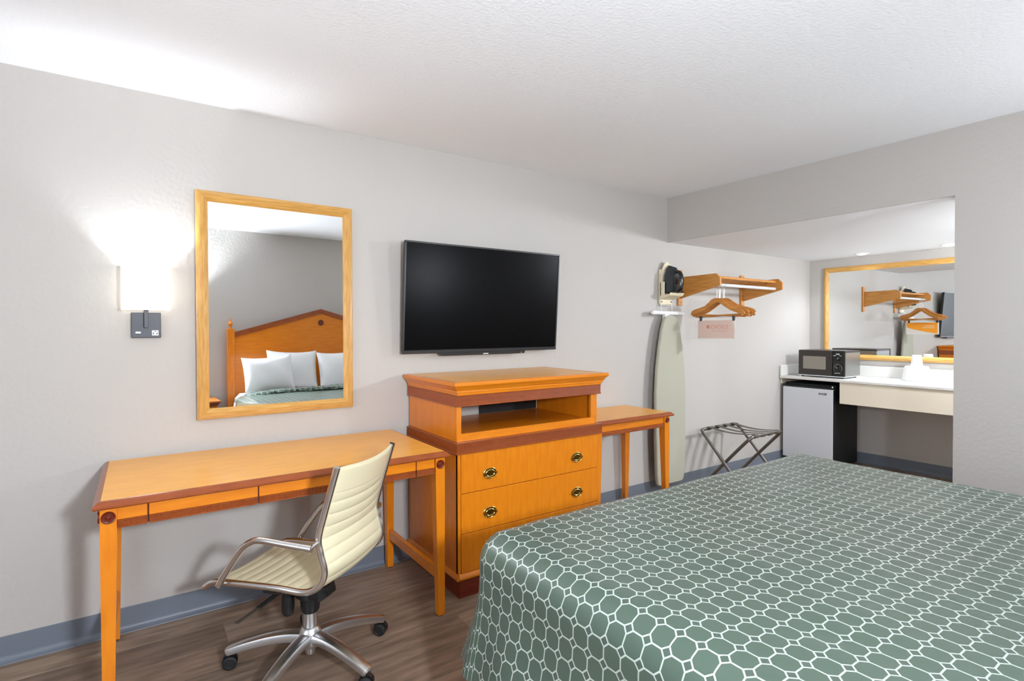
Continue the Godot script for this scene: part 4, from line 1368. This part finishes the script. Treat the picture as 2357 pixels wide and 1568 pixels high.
func make_ironing_board() -> void:
	var t := thing("ironing_board", "sage grey ironing board hanging upright on the wall below the iron", "ironing board", Vector3(0, 0, 0.018))
	var mid := -0.06
	var half := [[1.466, 0.0], [1.462, 0.028], [1.448, 0.062], [1.415, 0.088], [1.342, 0.112], [1.2, 0.144], [1.02, 0.171], [0.84, 0.183], [0.48, 0.185], [0.16, 0.172], [0.1, 0.16], [0.085, 0.14]]
	var o := PackedVector2Array()
	for p in half:
		o.append(Vector2(mid + p[1], p[0]))
	for k in range(half.size() - 1, 0, -1):
		o.append(Vector2(mid - half[k][1], half[k][0]))
	var soft := PackedVector2Array()
	for p in o:
		soft.append(Vector2(mid, 0.75) + (p - Vector2(mid, 0.75)) * Vector2(0.965, 0.99))
	var pad := Shape.new()
	var rings := []
	for q in [[o, 0.052], [o, 0.07], [soft, 0.077]]:
		var ring := PackedVector3Array()
		for p in q[0]:
			ring.append(Vector3(p.x, p.y, q[1]))
		rings.append(ring)
	pad.rings(rings)
	pad.prism(soft, Vector3(0, 0, 0.0765), Vector3.RIGHT, Vector3.UP, Vector3(0, 0, 0.0005))
	put("padded_cover", pad, M.board_cover, t, 30.0)
	var pan := PackedVector2Array()
	for p in o:
		pan.append(Vector2(mid, 0.75) + (p - Vector2(mid, 0.75)) * Vector2(0.97, 0.994))
	put("underside", Shape.new().prism(pan, Vector3(0, 0, 0.046), Vector3.RIGHT, Vector3.UP, Vector3(0, 0, 0.008)), M.board_edge, t)
	for x in [-0.1, -0.02]:
		put("folded_leg", Shape.new().tube(v3([Vector3(mid + x * 0.9 + 0.04, 1.47, 0.036), Vector3(mid + x + 0.04, 0.3, 0.036)]), 0.0095, 10), M.steel_white, t)
	put("leg_foot", Shape.new().sweep(v3([Vector3(-0.268, 1.482, 0.052), Vector3(-0.25, 1.483, 0.052), Vector3(-0.2, 1.482, 0.052), Vector3(0.11, 1.48, 0.052), Vector3(0.118, 1.48, 0.052)]), Shape.oval(0.0165, 0.0165, 14), Vector3.UP, true, PackedFloat32Array([0.75, 1.2, 1.0, 1.0, 0.9])), M.white_plastic, t)
	put("yoke", Shape.new().hull8([Vector3(-0.115, 1.43, 0.045), Vector3(-0.095, 1.43, 0.045), Vector3(-0.095, 1.43, 0.062), Vector3(-0.115, 1.43, 0.062)], [Vector3(-0.125, 1.478, 0.04), Vector3(-0.06, 1.478, 0.04), Vector3(-0.06, 1.478, 0.065), Vector3(-0.125, 1.478, 0.065)]), M.white_plastic, t)

func make_luggage_rack() -> void:
	var t := thing("luggage_rack", "folding grey metal luggage rack with four dark straps standing against the wall", "luggage rack", Vector3.ZERO)
	var y := 0.498
	var frames := [[0.30, 0.765, 0.138, 0.585], [0.345, 0.735, 0.562, 0.115]]
	for k in 2:
		var f: Array = frames[k]
		var pts := v3([Vector3(f[0] - 0.03, 0.006, f[3]), Vector3(f[0] - 0.03, 0.24, lerpf(f[2], f[3], 0.53)), Vector3(f[0] - 0.03, y - 0.06, lerpf(f[2], f[3], 0.12)), Vector3(f[0] - 0.024, y - 0.018, lerpf(f[2], f[3], 0.025)), Vector3(f[0] + 0.03, y, f[2]), Vector3(f[1] - 0.03, y, f[2]), Vector3(f[1] + 0.024, y - 0.018, lerpf(f[2], f[3], 0.025)), Vector3(f[1] + 0.03, y - 0.06, lerpf(f[2], f[3], 0.12)), Vector3(f[1] + 0.03, 0.24, lerpf(f[2], f[3], 0.53)), Vector3(f[1] + 0.03, 0.006, f[3])])
		put("leg_frame", Shape.new().tube(Shape.spline(pts, 7), 0.0132, 12), M.gunmetal, t)
		put("lower_rail", Shape.new().rod(Vector3(f[0] - 0.03, 0.06, lerpf(f[3], f[2], 0.12)), Vector3(f[1] + 0.03, 0.06, lerpf(f[3], f[2], 0.12)), 0.007, 10), M.gunmetal, t)
	for k in 4:
		var xa := 0.37 + k * 0.113
		var xb := 0.378 + k * 0.105
		var s := Shape.new()
		var path := PackedVector3Array()
		for j in 13:
			var f := j / 12.0
			path.append(Vector3(lerpf(xa, xb, f), y + 0.015 - 0.02 * sin(PI * f), lerpf(0.138, 0.562, f)))
		s.sweep(path, Shape.rect(0.024, 0.0011), Vector3.UP)
		for e in [[xa, 0.138], [xb, 0.562]]:
			s.lathe([Vector2(0.0142, -0.024), Vector2(0.0156, -0.024), Vector2(0.0156, 0.024), Vector2(0.0142, 0.024)], 14, Transform3D(Basis(Vector3.BACK, PI / 2), Vector3(e[0], y, e[1])))
		put("strap", s, M.strap, t)

# ---------------------------------------------------------------- vanity alcove
func make_vanity() -> void:
	var t := thing("vanity_counter", "white vanity counter with backsplash and cream front panel in the alcove", "counter", Vector3.ZERO)
	var y := 0.873
	var x0 := 1.73
	put("countertop", box(Vector3(x0, y - 0.026, 0.004), Vector3(ALCOVE - 0.003, y, ALCOVE_SIDE - 0.004), 0.004), M.laminate_white, t)
	put("backsplash", box(Vector3(ALCOVE - 0.022, y, 0.024), Vector3(ALCOVE - 0.002, y + 0.104, ALCOVE_SIDE - 0.004), 0.003), M.laminate_white, t)
	put("side_splash", box(Vector3(x0, y, 0.003), Vector3(ALCOVE - 0.022, y + 0.104, 0.023), 0.003), M.laminate_white, t)
	put("front_panel", box(Vector3(x0 + 0.014, 0.648, 0.572), Vector3(x0 + 0.032, y - 0.026, ALCOVE_SIDE - 0.004), 0.002), M.laminate_cream, t)
	put("panel_return", box(Vector3(x0 + 0.032, 0.648, 0.572), Vector3(ALCOVE - 0.003, y - 0.026, 0.588), 0.002), M.laminate_cream, t)
	put("wall_cleat", box(Vector3(x0 + 0.02, y - 0.08, 0.003), Vector3(ALCOVE - 0.003, y - 0.026, 0.02), 0.001), M.laminate_cream, t)

	var f := thing("mini_fridge", "small black refrigerator with a brushed silver door under the vanity counter", "refrigerator", Vector3.ZERO)
	put("cabinet", box(Vector3(1.795, 0.02, 0.034), Vector3(2.25, 0.808, 0.515), 0.006), M.fridge_black, f)
	var d := put("door", box(Vector3(1.742, 0.06, 0.032), Vector3(1.788, 0.768, 0.517), 0.006), M.door_silver, f)
	put("door_cap", box(Vector3(1.744, 0.769, 0.032), Vector3(1.79, 0.787, 0.517), 0.005), M.black_plastic, d)
	put("badge", box(Vector3(1.7405, 0.715, 0.385), Vector3(1.743, 0.731, 0.457), 0.0005), M.black_plastic, d)
	put("badge_print", box(Vector3(1.74, 0.7205, 0.393), Vector3(1.7406, 0.7255, 0.449), 0.0), M.mark, d)
	put("door_edge", box(Vector3(1.744, 0.06, 0.5175), Vector3(1.788, 0.768, 0.5215), 0.001), M.black_plastic, d)
	put("hinge", Shape.new().lathe([Vector2(0, 0.016), Vector2(0.007, 0.014), Vector2(0.009, 0)], 12, Transform3D(Basis(), Vector3(1.768, 0.786, 0.5))), M.chrome, f)
	for z in [0.08, 0.47]:
		put("foot", Shape.new().rod(Vector3(1.83, 0, z), Vector3(1.83, 0.022, z), 0.015, 10), M.black_plastic, f)

	make_microwave(y)

	# cup upside down on a lidded bucket
	var at := Vector3(2.19, y, 1.03)
	alone("ice_bucket", Shape.new().lathe([Vector2(0, 0.001), Vector2(0.106, 0.001), Vector2(0.11, 0.006), Vector2(0.109, 0.012), Vector2(0.096, 0.1), Vector2(0.094, 0.118), Vector2(0.088, 0.129), Vector2(0.074, 0.134), Vector2(0, 0.134)], 36), M.white_plastic, "round white plastic ice bucket with lid on the vanity counter", "ice bucket").position = at
	alone("plastic_cup", Shape.new().lathe([Vector2(0.044, 0.0005), Vector2(0.0475, 0.001), Vector2(0.0475, 0.006), Vector2(0.046, 0.008), Vector2(0.036, 0.096), Vector2(0.033, 0.1), Vector2(0.03, 0.0975), Vector2(0, 0.0975)], 28), M.white_plastic, "white plastic cup turned upside down on the ice bucket", "cup").position = at + Vector3(0, 0.1345, 0)

func make_microwave(y: float) -> void:
	var t := thing("microwave_oven", "compact microwave with dark door and two dials on the vanity counter", "microwave", Vector3(1.815, y, 0.152))
	# local: x into the alcove, z along the front
	var w := 0.432
	var h := 0.265
	var b := 0.016
	put("body", box(Vector3(0.022, b, 0.002), Vector3(0.325, h - 0.004, w - 0.002), 0.004), M.steel_side, t)
	put("top_cover", box(Vector3(0.02, h - 0.022, 0), Vector3(0.326, h, w), 0.005), M.microwave_face, t)
	var d := put("door", box(Vector3(0, b + 0.004, 0), Vector3(0.022, h - 0.001, w - 0.113), 0.004), M.microwave_face, t)
	put("window", box(Vector3(-0.0012, b + 0.064, 0.047), Vector3(0.001, h - 0.06, 0.262), 0.0005), M.glass_dark, d)
	var p := put("control_panel", box(Vector3(0, b + 0.004, w - 0.11), Vector3(0.022, h - 0.001, w), 0.004), M.iron_black, t)
	put("badge", box(Vector3(-0.0006, h - 0.036, w - 0.077), Vector3(0.001, h - 0.027, w - 0.045), 0.0), M.mark, p)
	for k in [[0.188, 0.022], [0.098, 0.027]]:
		var at := Vector3(0, k[0], w - 0.06)
		var knob := put("dial", Shape.new().lathe([Vector2(0, 0.016), Vector2(k[1] * 0.8, 0.016), Vector2(k[1], 0.002), Vector2(k[1], 0)], 24, Transform3D(Basis(Vector3.BACK, PI / 2), at)), M.black_plastic, p)
		var a := deg_to_rad(45.0 if k[0] > 0.15 else 130.0)
		put("pointer", Shape.new().sweep(v3([at + Vector3(-0.0165, 0, 0), at + Vector3(-0.0165, sin(a) * k[1] * 0.75, cos(a) * k[1] * 0.75)]), Shape.rect(0.0012, 0.0012), Vector3.RIGHT), M.mark, knob)
	var print := Shape.new()
	print.span(Vector3(-0.0005, 0.2165, w - 0.102), Vector3(0.001, 0.2205, w - 0.076), 0.0)
	print.span(Vector3(-0.0005, 0.2165, w - 0.048), Vector3(0.001, 0.2205, w - 0.028), 0.0)
	print.span(Vector3(-0.0005, 0.0505, w - 0.09), Vector3(0.001, 0.0545, w - 0.038), 0.0)
	for k in 13:
		var a := deg_to_rad(-35.0 + 250.0 * k / 12.0)
		var c := Vector3(0, 0.098 + 0.037 * sin(a), w - 0.06 + 0.037 * cos(a))
		print.box(c, Vector3(0.001, 0.004, 0.004), 0.0)
	put("markings", print, M.mark, p)
	put("sill", box(Vector3(0.002, b - 0.004, 0.002), Vector3(0.32, b + 0.005, w - 0.002), 0.001), M.steel_white, t)
	for x in [0.03, 0.28]:
		for z in [0.03, w - 0.03]:
			put("foot", Shape.new().rod(Vector3(x, 0, z), Vector3(x, b, z), 0.011, 10), M.black_plastic, t)

# ----------------------------------------------------------------
func _ready() -> void:
	make_view()
	make_materials()
	make_room()
	make_bed()
	make_dresser()
	make_desk()
	make_side_table()
	make_television()
	make_mirrors()
	make_chair()
	make_vanity()
	make_rack()
	make_ironing_board()
	make_luggage_rack()
	make_nightstand()
	sconce("wall_lamp", "lit wall lamp with square white shade and dark backplate beside the tall mirror", Vector3(-3.609, 1.378, 0), 0.0, 0.48, 0.3)
	sconce("bedside_lamp", "lit wall lamp with square white shade above the nightstand", Vector3(-3.16, 1.378, ROOM_REAR), PI, 8.0, 7.2)
	sconce("bedside_lamp", "lit wall lamp with square white shade between the headboard and the alcove wall", Vector3(-0.6, 1.378, ROOM_REAR), PI, 0.6, 2.0)
	downlight(Vector3(2.12, SOFFIT, 0.6), "lit recessed ceiling light above the microwave")
	downlight(Vector3(2.12, SOFFIT, 1.28), "lit recessed ceiling light past the microwave, above the ice bucket")
	dome_light(Vector3(1.15, SOFFIT, 2.45))
	make_hangers()
	make_iron()
